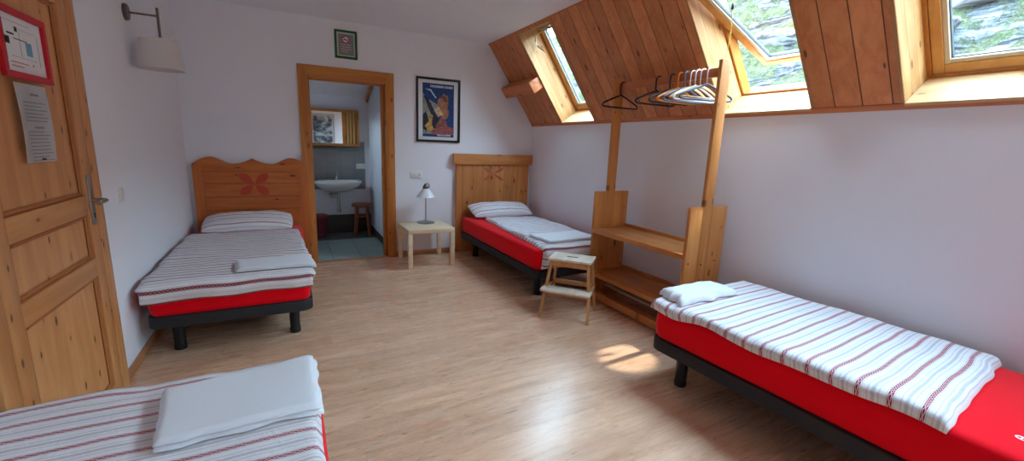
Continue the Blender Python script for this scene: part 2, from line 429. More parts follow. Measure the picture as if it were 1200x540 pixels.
# roof windows
def roof_window(i, y0, y1, tilt, label):
    r = sroot('window_%d' % i, label)
    t = .018
    for nm, a in (('side_lining', (y0 - t, y0, S0 - t, S1 + t, -.004, .25)), ('side_lining', (y1, y1 + t, S0 - t, S1 + t, -.004, .25))):
        b = bm_new(); add_box(b, *a, bev=.002, seg=1); obj(nm, b, M_lining, r).matrix_local = SLM
    b = bm_new(); add_box(b, y0, y1, S0 - t, S0, -.012, .25, bev=.002, seg=1); obj('sill_board', b, M_sill, r).matrix_local = SLM
    b = bm_new(); add_box(b, y0, y1, S1, S1 + t, -.004, .25, bev=.002, seg=1); obj('head_lining', b, M_sill, r).matrix_local = SLM
    b = bm_new(); ring(b, y0 - .015, y1 + .015, S0 - .018, S1 + .018, .25, .34, .034, SLM); obj('frame', b, M_winframe, r)
    # pivoting sash, turned about its middle
    sm = (S0 + S1) / 2; NP = .285
    piv = SLM @ Matrix.Translation((0, sm, NP)) @ Matrix.Rotation(tilt, 4, 'X')
    h = (S1 - S0) / 2 - .02; a, c = y0 + .021, y1 - .021
    sash = bm_new(); ring(sash, a, c, -h, h, -.03, .03, .05, piv); so_ = obj('sash', sash, M_sash, r)
    b = bm_new(); ring(b, a + .048, c - .048, -h + .048, h - .048, -.022, .02, .026, piv); obj('glazing_bead', b, M_bead, so_)
    b = bm_new(); ring(b, a + .072, c - .072, -h + .072, h - .072, -.012, .014, .007, piv); obj('gasket', b, M_gasket, so_)
    b = bm_new(); add_box(b, a + .074, c - .074, -h + .074, h - .074, -.003, .003, M=piv); obj('pane', b, M_glass, so_, smooth=0)
    b = bm_new(); add_tube(b, [piv @ Vector(q) for q in ((a + .06, h - .03, -.03), (a + .06, h - .03, -.075), (c - .06, h - .03, -.075), (c - .06, h - .03, -.03))], .007, 8)
    obj('handle_bar', b, M_chrome, so_)
    return r
roof_window(1, *WIN[0], 0.0, 'narrow looking roof window nearest the back wall')
roof_window(2, *WIN[1], math.radians(-32.5), 'roof window behind the hanging rail, sash tilted open')
roof_window(3, *WIN[2], 0.0, 'closed roof window above the front right bed')
roof_window(4, *WIN[3], 0.0, 'wide roof window beside the viewer, added for daylight')  # out of view, added to bring more daylight into the room
roof_window(5, *WIN[4], 0.0, 'wide roof window behind the viewer, added for daylight')  # also unseen and added for more daylight

# purlin stub
bm = bm_new(); add_box(bm, -.745, 0, .515, .655, -.148, .01, bev=.004, M=SLM)
struct(obj('ceiling_beam', bm, M_beam), 'stub of a pine purlin sticking out of the slope')

# baseboards
def bb(name, mat, *a): struct(ybox(name, mat, None, *a, bev=.003), 'low brown wooden baseboard')
bb('baseboard_left', M_base, 0, .014, -2.36, -.016, 0, .062)
bb('baseboard_back', M_basex, 2.045, WX, -.014, 0, 0, .062)
bb('baseboard_back_corner', M_basex, 0.015, 1.03, -.014, 0, 0, .062)

# ------------------------------------------------------------------ left door (closed, in the left wall)
d = sroot('door_1', 'knotty pine panelled door in the left wall, closed')
Y0, Y1, ZT = -3.32, -2.462, 2.06
def lx(name, mat, a, b, z0, z1, x0, x1, bev=.003, parent=d):
    return ybox(name, mat, parent, x0, x1, a, b, z0, z1, bev=bev)
lx('hinge_stile', M_door, Y0, -3.225, .008, ZT, .0, .034); lx('lock_stile', M_door, -2.552, Y1, .008, ZT, .0, .034)
for z0, z1 in ((.008, .125), (.715, .805), (1.02, 1.112), (1.955, ZT)):
    lx('rail', M_rail, -3.225, -2.552, z0, z1, .0, .034)
for z0, z1 in ((.125, .715), (.805, 1.02), (1.112, 1.955)):
    lx('panel', M_doorp, -3.225, -2.552, z0, z1, .0, .016, bev=0)
    b = bm_new(); LM = LEFTPLANE
    for q in ((-3.225, -3.2, z0, z1), (-2.577, -2.552, z0, z1), (-3.2, -2.577, z0, z0 + .02), (-3.2, -2.577, z1 - .02, z1)):
        add_box(b, .014, .027, q[0], q[1], q[2], q[3], .007, 1)
    obj('panel_moulding', b, M_groove, d)
hb = bm_new()
add_box(hb, .034, .041, -2.528, -2.488, .965, 1.205, .003)
hd = obj('lock_plate', hb, M_chrome, d, 'brushed metal lock plate')
b = bm_new(); add_tube(b, [(.04, -2.508, 1.085), (.085, -2.508, 1.085), (.094, -2.514, 1.085), (.098, -2.53, 1.085), (.098, -2.625, 1.082)], .0095, 10)
obj('door_handle', b, M_chrome, hd)
b = bm_new(); add_box(b, .040, .0425, -2.512, -2.504, 1.0, 1.022, .001, 1); obj('keyhole', b, M_inkd, hd)
f = sroot('door_1_frame', 'pine frame of the left door'); f.name = 'trim_3'
lx('casing', M_door, Y1 + .004, -2.365, 0, 2.15, .0, .036, parent=f); lx('casing', M_door, -3.42, Y0 - .004, 0, 2.15, .0, .036, parent=f)
lx('casing_head', M_rail, Y0 - .004, Y1 + .004, ZT + .006, 2.15, .0, .036, parent=f)

# ------------------------------------------------------------------ bathroom doorway casing
f = sroot('door_2', 'pine casing of the open bathroom doorway')
CW = .084
for nm, m, a in (('casing', M_casing, (DL - CW, DL + .002, -.024, 0, 0, DH + .11)), ('casing', M_casing, (DR - .002, DR + CW, -.024, 0, 0, DH + .11)),
                 ('casing_head', M_casingx, (DL + .002, DR - .002, -.024, 0, DH, DH + .11)),
                 ('jamb', M_casing, (DL, DL + .014, -.02, .14, 0, DH)), ('jamb', M_casing, (DR - .014, DR, -.02, .14, 0, DH)),
                 ('jamb_head', M_casingx, (DL + .014, DR - .014, -.02, .14, DH - .014, DH)),
                 ('door_stop', M_casing, (DL + .014, DL + .03, .06, .14, 0, DH - .014)), ('door_stop', M_casing, (DR - .048, DR - .014, .06, .14, 0, DH - .014)),
                 ('door_stop_head', M_casingx, (DL + .03, DR - .048, .06, .14, DH - .03, DH - .014))):
    ybox(nm, m, f, *a, bev=.003)
ybox('strike_plate', M_inkd, f, DR - .051, DR - .047, .085, .105, 1.0, 1.10, bev=.001)
ybox('threshold', M_basex, f, DL, DR, -.01, .06, 0, .006, bev=.002)

# ------------------------------------------------------------------ bathroom
BY = 1.70; BR = 2.02; BL = .75
struct(ybox('floor_bathroom', M_teal, None, BL - .1, BR + .1, .02, 1.2, -.1, -.002), 'teal grey bathroom floor tiles')
struct(ybox('floor_bathroom_rear', M_slate, None, BL - .1, BR + .1, 1.2, BY + .1, -.1, 0), 'darker bathroom floor by the basin')
struct(ybox('wall_bathroom_back', M_wall, None, BL - .1, BR + .1, BY, BY + .1, 0, 2.7), 'white bathroom wall behind the basin')
struct(ybox('wall_bathroom_right', M_wall, None, BR, BR + .1, .12, BY, 0, 2.7), 'white right wall of the bathroom')
bm = bm_new(); add_box(bm, BL - .1, BL, .12, .7, 0, 2.7); add_box(bm, BL - .1, BL, 1.04, BY, 0, 2.7); add_box(bm, BL - .1, BL, .7, 1.04, 0, 1.4); add_box(bm, BL - .1, BL, .7, 1.04, 1.8, 2.7)
struct(obj('wall_bathroom_left', bm, M_wall), 'white left wall of the bathroom with an added small window')
r_ = sroot('window_6', 'small unseen bathroom window, added for daylight'); bm = bm_new(); ring(bm, .7, 1.04, 1.4, 1.8, BL - .09, BL - .03, .05, Matrix(((0, 0, 1, 0), (1, 0, 0, 0), (0, 1, 0, 0), (0, 0, 0, 1)))); obj('frame', bm, M_winframe, r_)  # unseen window, added to light the bathroom
bm = bm_new(); add_box(bm, BL - .062, BL - .058, .75, .99, 1.45, 1.75); obj('pane', bm, M_glass, r_, smooth=0)
bm = bm_new(); t_ = math.atan2(2.6 - 2.06, BY - .1)
add_prism(bm, [(.12, 2.60), (BY, 2.06), (BY, 2.16), (.12, 2.70)], BR - BL, Matrix(((0, 0, 1, BL), (1, 0, 0, 0), (0, 1, 0, 0), (0, 0, 0, 1))))
struct(obj('ceiling_bathroom', bm, M_ceil), 'sloping white bathroom ceiling')
bm = bm_new(); add_prism(bm, [(.12, 2.53), (BY, 1.99), (BY, 2.06), (.12, 2.60)], .03, Matrix(((0, 0, 1, BR - .031), (1, 0, 0, 0), (0, 1, 0, 0), (0, 0, 0, 1))))
struct(obj('trim_4', bm, M_slopeplain), 'sloping brown wooden trim under the bathroom ceiling')
struct(ybox('baseboard_bathroom', M_skirt, None, BL, BR, BY - .012, BY, 0, .285, bev=.002), 'dark skirting tiles')
struct(ybox('baseboard_bathroom_right', M_skirt, None, BR - .012, BR, .14, BY - .012, 0, .10, bev=.002), 'dark skirting tiles')
struct(ybox('wall_tiles', M_splash, None, 1.05, 1.95, BY - .014, BY, .68, 1.395, bev=.002), 'grey tiled splashback behind the basin')

# basin
t = thing('washbasin', 'white ceramic washbasin mounted on the grey tiled wall', 'washbasin', (1.53, BY, 0))
bm = bm_new()
def basin_ring(w, dep, z, back=-.018):
    out = []
    for i in range(40):
        a = 2 * PI * i / 40; x = w * math.cos(a); y = math.sin(a)
        x = math.copysign(abs(math.cos(a)) ** .8, math.cos(a)) * w
        y = back - dep / 2 + math.copysign(abs(math.sin(a)) ** .7, math.sin(a)) * dep / 2
        out.append(bm.verts.new((x, y, z)))
    return out
rings = [basin_ring(.12, .2, .655), basin_ring(.2, .34, .69), basin_ring(.29, .43, .75), basin_ring(.325, .46, .80), basin_ring(.33, .46, .82), basin_ring(.325, .455, .828),
         basin_ring(.285, .33, .826, -.1), basin_ring(.25, .29, .76, -.11), basin_ring(.16, .2, .71, -.14), basin_ring(.02, .03, .70, -.2)]
for a, b in zip(rings, rings[1:]):
    for i in range(40): bm.faces.new((a[i], a[(i + 1) % 40], b[(i + 1) % 40], b[i]))
bm.faces.new(list(reversed(rings[0]))); bm.faces.new(rings[-1]); bmesh.ops.recalc_face_normals(bm, faces=bm.faces)
obj('bowl', bm, M_ceramic, t, smooth=60)
bm = bm_new(); add_lathe(bm, [(.028, .82), (.026, .84), (.02, .85), (.019, .93), (.012, .94)], 20, TR(0, -.07, 0))
add_tube(bm, [(0, -.07, .895), (0, -.12, .915), (0, -.18, .905), (0, -.19, .885)], .012); add_tube(bm, [(0, -.07, .935), (0, -.06, .955), (0, -.11, .985)], .007)
obj('faucet', bm, M_chrome, t)
bm = bm_new(); add_tube(bm, [(0, -.2, .67), (0, -.2, .36)], .02, 14); add_lathe(bm, [(.028, .35), (.03, .38), (.03, .40), (.022, .41)], 16, TR(0, -.2, 0))
add_tube(bm, [(0, -.2, .60), (-.06, -.2, .60), (-.1, -.15, .6), (-.1, -.015, .6)], .016, 12); add_lathe(bm, [(.024, -.02), (.026, 0), (.024, .03)], 14, TR(-.09, -.2, .6, ry=PI / 2))
obj('drain_trap', bm, M_chrome, t)
# mirror cabinet
t = thing('mirror_cabinet', 'wooden mirror cabinet with slatted side above the washbasin', 'cabinet', (1.53, BY, 1.59))
bm = bm_new(); add_box(bm, -.335, .335, -.10, 0, -.26, .26, .004); obj('cabinet_body', bm, M_casing, t)
bm = bm_new()
for a in ((-.335, .335, .225, .262), (-.335, .335, -.262, -.225), (-.335, -.305, -.225, .225), (.10, .15, -.225, .225), (.30, .335, -.225, .225)):
    add_box(bm, a[0], a[1], -.122, -.1, a[2], a[3], .003)
obj('face_frame', bm, M_casingx, t)
bm = bm_new(); add_box(bm, -.305, .10, -.112, -.106, -.225, .225); obj('mirror', bm, M_mirror, t, smooth=0)
M_slat = plain('pale_slat', (214, 176, 110), .45)
for i, xx in enumerate((.175, .218, .262)):
    bm = bm_new(); add_box(bm, xx - .011, xx + .011, -.118, -.1, -.225, .225, .003); obj('slat', bm, M_slat, t)
# glass shelf
t = thing('glass_shelf', 'thin glass shelf on brackets under the mirror cabinet', 'shelf', (1.53, BY, 1.28))
bm = bm_new(); add_box(bm, -.33, .33, -.12, -.014, 0, .008, .002); k = N('shelf_glass', .1, .5); k.color(lin(170, 186, 180)); k.b.inputs['Alpha'].default_value = .5; obj('shelf', bm, k.m, t)
for xx in (-.25, .25): bm = bm_new(); add_tube(bm, [(xx, -.014, -.012), (xx, -.1, -.008)], .008); obj('bracket', bm, M_chrome, t)

def outlet(name, label, M, w, h, gangs):
    t = thing(name, label, 'socket' if 'outlet' in name else 'switch'); t.matrix_world = M
    bm = bm_new(); add_prism(bm, rounded(-w / 2, w / 2, -h / 2, h / 2, .008), .009, bev=.002); p = obj('cover_plate', bm, M_plastic, t)
    for g in range(gangs):
        cx = (g - (gangs - 1) / 2) * w / gangs
        if 'outlet' in name:
            bm = bm_new(); add_lathe(bm, [(.021, .0085), (.021, .0105), (.018, .0105), (.0175, .0095)], 20, TR(cx, 0, 0)); q = obj('socket_face', bm, M_plastic, t)
            bm = bm_new()
            for s in (-.0095, 0, .0095): add_lathe(bm, [(.0026, .009), (.0026, .0108)], 8, TR(cx + s, 0, 0))
            obj('pin_holes', bm, M_inkd, q)
        else:
            bm = bm_new(); add_box(bm, cx - w * .32, cx + w * .32, -h * .32, h * .32, .008, .013, .002, M=Matrix.Rotation(.05, 4, 'X')); obj('rocker', bm, M_plastic, t)
    return t
def MB(x, y, z): return Matrix.Translation((x, y, z)) @ WALLPLANE
outlet('wall_outlet', 'white double wall outlet above the side table', MB(2.303, 0, 1.022), .145, .085, 2)
outlet('wall_outlet', 'white double outlet on grey bathroom tiles right of the washbasin', MB(1.885, BY - .014, 1.03), .13, .08, 2)
outlet('light_switch', 'white light switch on the left wall beside the pine door', Matrix.Translation((0, -1.972, 1.05)) @ LEFTPLANE, .082, .085, 1)

# round bathroom ceiling lamp, bin, stool
t = thing('ceiling_lamp', 'small round lamp on the sloping bathroom ceiling', 'lamp'); t.matrix_world = Matrix.Translation((1.47, 1.0, 2.60 - .54 * .88 / 1.58 - .002)) @ Matrix.Rotation(-t_, 4, 'X')
bm = bm_new(); add_lathe(bm, [(.06, 0), (.06, -.02), (.05, -.028)], 24); obj('lamp_base', bm, M_lampmetal, t)
bm = bm_new(); add_lathe(bm, [(.048, -.026), (.04, -.045), (.02, -.055), (.0, -.057)], 24); obj('diffuser', bm, M_glassshade, t)
t = thing('waste_bin', 'dark maroon waste bin on the bathroom floor below the washbasin', 'bin', (1.255, 1.5, 0))
M_bin = plain('maroon_plastic', (120, 44, 60), .45)
bm = bm_new(); add_lathe(bm, [(.085, 0), (.115, .26), (.12, .27), (.124, .30), (.118, .305), (.112, .27), (.08, .01)], 28); obj('bucket', bm, M_bin, t)
bm = bm_new(); add_lathe(bm, [(.126, .285), (.128, .30), (.124, .318), (.10, .33), (.0, .335)], 28); obj('lid', bm, M_bin, t)
t = thing('wooden_stool', 'small reddish brown wooden stool on the bathroom floor', 'stool', (1.85, 1.42, 0))
M_bst = wood('reddish_stool_wood', (158, 88, 50), (126, 62, 32), 'x', 'z', 0, seed=2)
bm = bm_new(); add_lathe(bm, [(.14, .445), (.15, .455), (.15, .475), (.14, .485), (0, .486)], 32); obj('seat', bm, M_bst, t)
for a in range(4):
    ang = math.radians(30 + 90 * a); c, s = math.cos(ang), math.sin(ang)
    bm = bm_new(); add_tube(bm, [(c * .15, s * .15, 0), (c * .1, s * .1, .447)], [.016, .018], 12); obj('leg', bm, M_bst, t)
bm = bm_new(); R_ = .118
for a in range(4):
    p = [(math.cos(math.radians(30 + 90 * (a + q))) * R_, math.sin(math.radians(30 + 90 * (a + q))) * R_, .30) for q in (0, 1)]
    add_tube(bm, p, .008, 8)
obj('stretcher', bm, M_bst, t)

# ------------------------------------------------------------------ beds
def make_bed(label, loc, rz):
    t = thing('bed_base', label, 'bed', loc, rz, None)
    bm = bm_new(); add_prism(bm, rounded(-.47, .47, -.99, .99, .075, 8), .075, TR(0, 0, .215), bev=.008)
    obj('bed_frame', bm, M_black, t)
    for sx in (-1, 1):
        for y in (-.82, .74):
            bm = bm_new(); add_lathe(bm, [(.035, 0), (.037, .006), (.037, .03), (.034, .034), (.036, .216)], 20, TR(sx * .345, y, 0)); obj('leg', bm, M_blackleg, t)
    return t
def make_mattress(label, loc, rz):
    bm = bm_new(); L, Wd, z0, z1 = .98, .455, .29, .485
    r = .06
    z0 = .291
    lv = [(z0, .012), (z0 + .015, 0), (z0 + .06, -.006), ((z0 + z1) / 2, -.009), (z1 - .045, -.005), (z1 - .018, .002), (z1 - .006, .012), (z1, .03)]
    rings = []
    for z, ins in lv:
        rings.append([bm.verts.new((p[0], p[1], z)) for p in rounded(-Wd + ins, Wd - ins, -L + ins, L - ins, max(.02, r - ins), 8)])
    n = len(rings[0])
    for a, b in zip(rings, rings[1:]):
        for i in range(n): bm.faces.new((a[i], a[(i + 1) % n], b[(i + 1) % n], b[i]))
    bm.faces.new(list(reversed(rings[0]))); bm.faces.new(rings[-1]); bmesh.ops.recalc_face_normals(bm, faces=bm.faces)
    t = obj('mattress', bm, M_red, None, smooth=50); t.location = loc; t.rotation_euler = (0, 0, rz)
    tag(t, label, 'mattress'); return t

def drape(c, lim, R=.035):
    a = abs(c); s = 1 if c >= 0 else -1
    if a <= lim: return c, 0.0
    e = a - lim
    if e < R * PI / 2: return s * (lim + R * math.sin(e / R)), R * (1 - math.cos(e / R))
    return s * (lim + R), R + e - R * PI / 2

def cloth(name, mat, corners, nu, nv, th, zb, wrinkle, seed, wob=.012, edge=.035, lims=(.44, .965), fold=None, surf=None, scale_v=1.0, bm=None):
    """a soft slab draped over the mattress; corners (a0b0, a1b0, a1b1, a0b1) in bed-local x,y (beyond the mattress = hanging length)"""
    c = [Vector(q).to_3d() for q in corners]
    LU = (c[1] - c[0]).length; LV = (c[3] - c[0]).length
    def flat(a, b):
        p = c[0] * (1 - a) * (1 - b) + c[1] * a * (1 - b) + c[2] * a * b + c[3] * (1 - a) * b
        w = wob * (noise.noise(Vector((a * 5 + seed, b * 5, seed))) )
        w2 = wob * (noise.noise(Vector((a * 5, b * 5 + seed, seed + 9))))
        ef = .15 + .85 * math.exp(-min(a * LU, (1 - a) * LU, b * LV, (1 - b) * LV) / .06)
        return p.x + w * ef, p.y + w2 * ef
    def base(a, b):
        x, y = flat(a, b)
        if surf: return Vector((x, y, surf(x, y)))
        X, dz1 = drape(x, lims[0]); Y, dz2 = drape(y, lims[1])
        return Vector((X, Y, zb - max(dz1, dz2)))
    keep = bm is not None
    bm = bm or bm_new(); uvl = bm.loops.layers.uv.get('UVMap') or bm.loops.layers.uv.new('UVMap'); top = []; bot = []
    E = 2e-3
    for j in range(nv + 1):
        rt = []; rb = []
        for i in range(nu + 1):
            a, b = i / nu, j / nv
            # denser rows near the edges
            a = .5 - .5 * math.cos(PI * a) if nu < 12 else a
            B = base(a, b)
            nrm = (base(min(a + E, 1), b) - base(max(a - E, 0), b)).cross(base(a, min(b + E, 1)) - base(a, max(b - E, 0)))
            if nrm.length < 1e-12: nrm = Vector((0, 0, 1))
            nrm.normalize()
            if nrm.z < -.2: nrm = -nrm
            dd = min(a * LU, (1 - a) * LU, b * LV, (1 - b) * LV)
            pf = math.sqrt(max(0, 1 - (1 - min(dd / edge, 1)) ** 2))
            x, y = flat(a, b)
            w = noise.fractal(Vector((x * 2.6 + seed, y * 3.6, seed * .7)), 1.0, 2.0, 4) * wrinkle
            w += abs(noise.noise(Vector((x * 5 + y * 3 + seed, y * 4 - x * 2, seed)))) * wrinkle * .5
            w *= .42 + .8 * math.exp(-dd / .07)
            h = .004 + (th + w) * pf
            if fold: h += fold(a, b) * pf
            rt.append(bm.verts.new(B + nrm * max(h, .005))); rb.append(bm.verts.new(B + nrm * .0025))
        top.append(rt); bot.append(rb)
    def face(vs, uvs):
        f = bm.faces.new(vs)
        for lp, q in zip(f.loops, uvs): lp[uvl].uv = q
    def q(i, j): 
        return (i / nu * LU, j / nv * LV * scale_v + seed * .013)
    for j in range(nv):
        for i in range(nu):
            u = [q(i, j), q(i + 1, j), q(i + 1, j + 1), q(i, j + 1)]
            face((top[j][i], top[j][i + 1], top[j + 1][i + 1], top[j + 1][i]), u)
            face((bot[j][i], bot[j + 1][i], bot[j + 1][i + 1], bot[j][i + 1]), [u[0], u[3], u[2], u[1]])
    for i in range(nu):
        face((top[0][i], bot[0][i], bot[0][i + 1], top[0][i + 1]), [q(i, 0), q(i, 0), q(i + 1, 0), q(i + 1, 0)])
        face((top[nv][i], top[nv][i + 1], bot[nv][i + 1], bot[nv][i]), [q(i, nv), q(i + 1, nv), q(i + 1, nv), q(i, nv)])
    for j in range(nv):
        face((top[j][0], top[j + 1][0], bot[j + 1][0], bot[j][0]), [q(0, j), q(0, j + 1), q(0, j + 1), q(0, j)])
        face((top[j][nu], bot[j][nu], bot[j + 1][nu], top[j + 1][nu]), [q(nu, j), q(nu, j), q(nu, j + 1), q(nu, j + 1)])
    bmesh.ops.recalc_face_normals(bm, faces=bm.faces)
    if keep: return bm
    return obj(name, bm, mat, None, smooth=80)

def at_bed(o, bed): o.location = bed[0]; o.rotation_euler = (0, 0, bed[1]); return o
def to_local(bed, pts):
    ca, sa = math.cos(-bed[1]), math.sin(-bed[1]); out = []
    for x, y in pts:
        dx, dy = x - bed[0][0], y - bed[0][1]; out.append((dx * ca - dy * sa, dx * sa + dy * ca))
    return out

BED1 = ((.53, -1.09, 0), 0.0); BED3 = ((3.335, -1.06, 0), 0.0)
BED4 = ((3.367, -4.446, 0), math.radians(182.8)); BED2 = ((.497, -4.42, 0), math.radians(180))
ZM = .487
duvets = {}
# bed by the scalloped headboard
make_bed('black bed base on round legs in the back left corner, below the scalloped headboard', *BED1)
make_mattress('red sheeted mattress on the back left bed by the left wall', *BED1)
d_ = at_bed(cloth('duvet', M_stripefine, [(-.50, -1.085), (.50, -1.075), (.43, .52), (-.47, .54)], 60, 96, .03, ZM, .022, 2.0), BED1)
tag(d_, 'striped white duvet hanging over the foot of the back left bed', 'duvet'); duvets[1] = d_
# bed by the honey headboard
make_bed('black bed base in the back right corner, beside the small side table', *BED3)
make_mattress('red sheeted mattress on the bed between side table and knee wall', *BED3)
d_ = at_bed(cloth('duvet', M_stripefine, [(-.42, -1.16), (.44, -1.16), (.45, .62), (-.27, .64)], 60, 110, .03, ZM, .02, 5.0), BED3)
tag(d_, 'striped white duvet with dangling end on the bed behind the step stool', 'duvet'); duvets[3] = d_
# front right bed
make_bed('black bed base along the right wall in front of the hanging rail', *BED4)
m4 = make_mattress('red sheeted mattress at the right, partly bare towards the viewer', *BED4)
d_ = at_bed(cloth('duvet', M_stripe, [(-.495, -1.0), (.478, -1.0), (.475, .345), (-.50, .29)], 60, 90, .036, ZM, .011, 9.0, wob=.03), BED4)
tag(d_, 'striped white duvet with crumpled corner on the front right bed', 'duvet'); duvets[4] = d_
# front left bed
make_bed('black bed base under the nearest bed at bottom left of the photo', *BED2)
make_mattress('red sheeted mattress of the nearest bed, in front of the pine door', *BED2)
d_ = at_bed(cloth('duvet', M_stripe, [(-.452, -.995), (.48, -1.0), (.49, .6), (-.445, .6)], 60, 90, .036, ZM, .015, 13.0), BED2)
tag(d_, 'striped white duvet on the nearest bed at bottom left', 'duvet'); duvets[2] = d_

# letter on the bare red sheet
cu = bpy.data.curves.new('mark', 'FONT'); cu.body = 'e'; cu.size = .075; cu.extrude = .0004
to = bpy.data.objects.new('mark', cu); C.objects.link(to)
dg = bpy.context.evaluated_depsgraph_get(); me = bpy.data.meshes.new_from_object(to.evaluated_get(dg)); bpy.data.objects.remove(to)
mk = bpy.data.objects.new('printed_letter', me); C.objects.link(mk); me.materials.clear(); me.materials.append(M_plastic); mk.parent = m4
lx_, ly_ = to_local(BED4, [(3.09, -4.962)])[0]
mk.location = (lx_, ly_, .4856); mk.rotation_euler = (0, 0, math.radians(180 - 8)); mk['label'] = 'small white printed letter on the red sheet'

# pillows
def pillow(name, bed, cx, cy, w, dpt, h, seed, tiltx, label):
    bm = bm_new(); uvl = bm.loops.layers.uv.new('UVMap'); nu, nv = 40, 26; top = []; bot = []
    for j in range(nv + 1):
        rt = []; rb = []
        for i in range(nu + 1):
            a = -math.cos(PI * i / nu); b = -math.cos(PI * j / nv)
            r = max(0, (1 - abs(a) ** 3.2)) ** .55 * max(0, (1 - abs(b) ** 3.0)) ** .55
            sq = 1 - .05 * (1 - abs(b)) * (abs(a) > .5) * 0
            x = a * w / 2 * (1 - .04 * (b * b)); y = b * dpt / 2 * (1 - .05 * a * a)
            wz = noise.fractal(Vector((x * 7 + seed, y * 9, seed)), 1, 2, 3) * .012 * r
            rt.append(bm.verts.new((x, y, h * .62 * r + wz))); rb.append(bm.verts.new((x, y, -h * .38 * r)))
        top.append(rt); bot.append(rb)
    def face(vs, idx):
        f = bm.faces.new(vs)
        for lp, (i, j) in zip(f.loops, idx): lp[uvl].uv = (top[j][i].co.x + 1, top[j][i].co.y * 1.1 + seed * .01)
    for j in range(nv):
        for i in range(nu):
            face((top[j][i], top[j][i + 1], top[j + 1][i + 1], top[j + 1][i]), ((i, j), (i + 1, j), (i + 1, j + 1), (i, j + 1)))
            face((bot[j][i], bot[j + 1][i], bot[j + 1][i + 1], bot[j][i + 1]), ((i, j), (i, j + 1), (i + 1, j + 1), (i + 1, j)))
    bmesh.ops.remove_doubles(bm, verts=bm.verts, dist=1e-5); bmesh.ops.recalc_face_normals(bm, faces=bm.faces)
    o = obj(name, bm, M_stripe, None, smooth=80); p = Matrix.Translation(bed[0]) @ Matrix.Rotation(bed[1], 4, 'Z') @ Vector((cx, cy, 0))
    o.location = (p.x, p.y, ZM + h * .38 + dpt * .5 * math.sin(tiltx) * .6); o.rotation_euler = (tiltx, 0, bed[1])
    tag(o, label, 'pillow')
pillow('pillow', BED1, -.015, .77, .78, .42, .135, 3.0, .22, 'striped pillow against the scalloped headboard')
pillow('pillow', BED3, .045, .83, .86, .34, .14, 7.0, .34, 'striped pillow against the headboard with the straight cap rail')

# folded towels
from mathutils.bvhtree import BVHTree
def towel(bed, duv, pts, th, seed, label, wrinkle=.003, wob=.012, edge=.014, nu=36, nv=30, layers=2, low=.0):
    q = to_local(bed, pts)
    tree = BVHTree.FromPolygons([v.co for v in duv.data.vertices], [p.vertices for p in duv.data.polygons])
    def h1(x, y):
        r = tree.ray_cast(Vector((x, y, 2)), Vector((0, 0, -1)))
        return r[0].z if r[0] else None
    def surf0(x, y):
        c = [h1(x + i * .03, y + j * .03) for i in (-1, 0, 1) for j in (-1, 0, 1)]
        c = [z for z in c if z is not None and z > .46]
        return (max(c) if c else .49) + .004
    cache = {}
    def smooth(x, y, lift):
        key = (round(x, 4), round(y, 4))
        if key not in cache:
            cache[key] = sum(surf0(x + i * .035, y + j * .035) for i in (-1, 0, 1) for j in (-1, 0, 1)) / 9
        return max(cache[key], surf0(x, y) - .004) + lift
    bm = bm_new(); c = [Vector(p).to_3d() for p in q]; mid = sum(c, Vector()) / 4
    for L in range(layers):
        k = 1.0 - .02 * L; cc = [(mid + (p - mid) * k + Vector((.004 * L, .003 * L, 0))).to_2d() for p in c]
        cloth('towel', M_towel, cc, nu, nv, th, 0, wrinkle, seed + L, wob=wob, edge=edge, surf=lambda x, y, L=L: smooth(x, y, L * (th + .0035)), bm=bm)
    o = obj('towel', bm, M_towel, None, smooth=80); at_bed(o, bed); tag(o, label, 'towel'); return o
towel(BED1, duvets[1], [(.545, -2.04), (1.035, -2.03), (1.01, -1.72), (.52, -1.78)], .007, 21., 'folded white towel on the back left bed')
towel(BED3, duvets[3], [(3.05, -1.97), (3.60, -1.95), (3.66, -1.58), (3.02, -1.62)], .007, 25., 'folded white towel on the bed behind the step stool')
towel(BED4, duvets[4], [(2.885, -3.66), (3.41, -3.65), (3.42, -3.44), (2.92, -3.46)], .04, 31., 'plump folded white towel at the far end of the front right bed', .012, .03, .06, layers=1)
towel(BED2, duvets[2], [(.515, -3.895), (.955, -3.885), (.95, -3.50), (.475, -3.575)], .014, 37., 'folded white towel on the nearest bed at bottom left')

# ------------------------------------------------------------------ headboards
def petal(L, w, n=10):
    up = [(L * i / n, w * math.sin(PI * (i / n) ** 1.25) ** .75) for i in range(n + 1)]
    return up + [(x, -y) for x, y in reversed(up[1:-1])]
t = thing('headboard', 'amber pine headboard with scalloped top and red painted flower', 'headboard', (.562, -.03, 0))
hw = .515
def topz(x):
    a = abs(x) / hw
    # scallops: peak in the middle, dip, crest, fall to the corner
    if a < .34: 
        u = a / .34; return 1.194 - .056 * (1 - (1 - u) ** 2) 
    if a < .70: 
        u = (a - .34) / .36; return 1.138 + .066 * (.5 - .5 * math.cos(PI * u))
    u = (a - .70) / .30; return 1.204 - .078 * u * u
xs = [-hw + 2 * hw * i / 64 for i in range(65)]
def strip(x0, x1, zlo, name, mat, y0, dpt, zhi=None):
    p = [x for x in xs if x0 < x < x1]; pts = [(x0, zlo), (x1, zlo)]
    if zhi is None: pts += [(x1, topz(x1))] + [(x, topz(x)) for x in reversed(p)] + [(x0, topz(x0))]
    else: pts += [(x1, zhi), (x0, zhi)]
    bm = bm_new(); add_prism(bm, pts, dpt, TR(0, y0, 0) @ WALLPLANE); return obj(name, bm, mat, t)
strip(-hw, -hw + .085, 0, 'stile', M_head1v, 0, .034); strip(hw - .085, hw, 0, 'stile', M_head1v, 0, .034)
strip(-hw + .085, hw - .085, 1.062, 'top_rail', M_head1, 0, .034)
strip(-hw + .085, hw - .085, .30, 'back_panel', M_groove, 0, .006, 1.07)
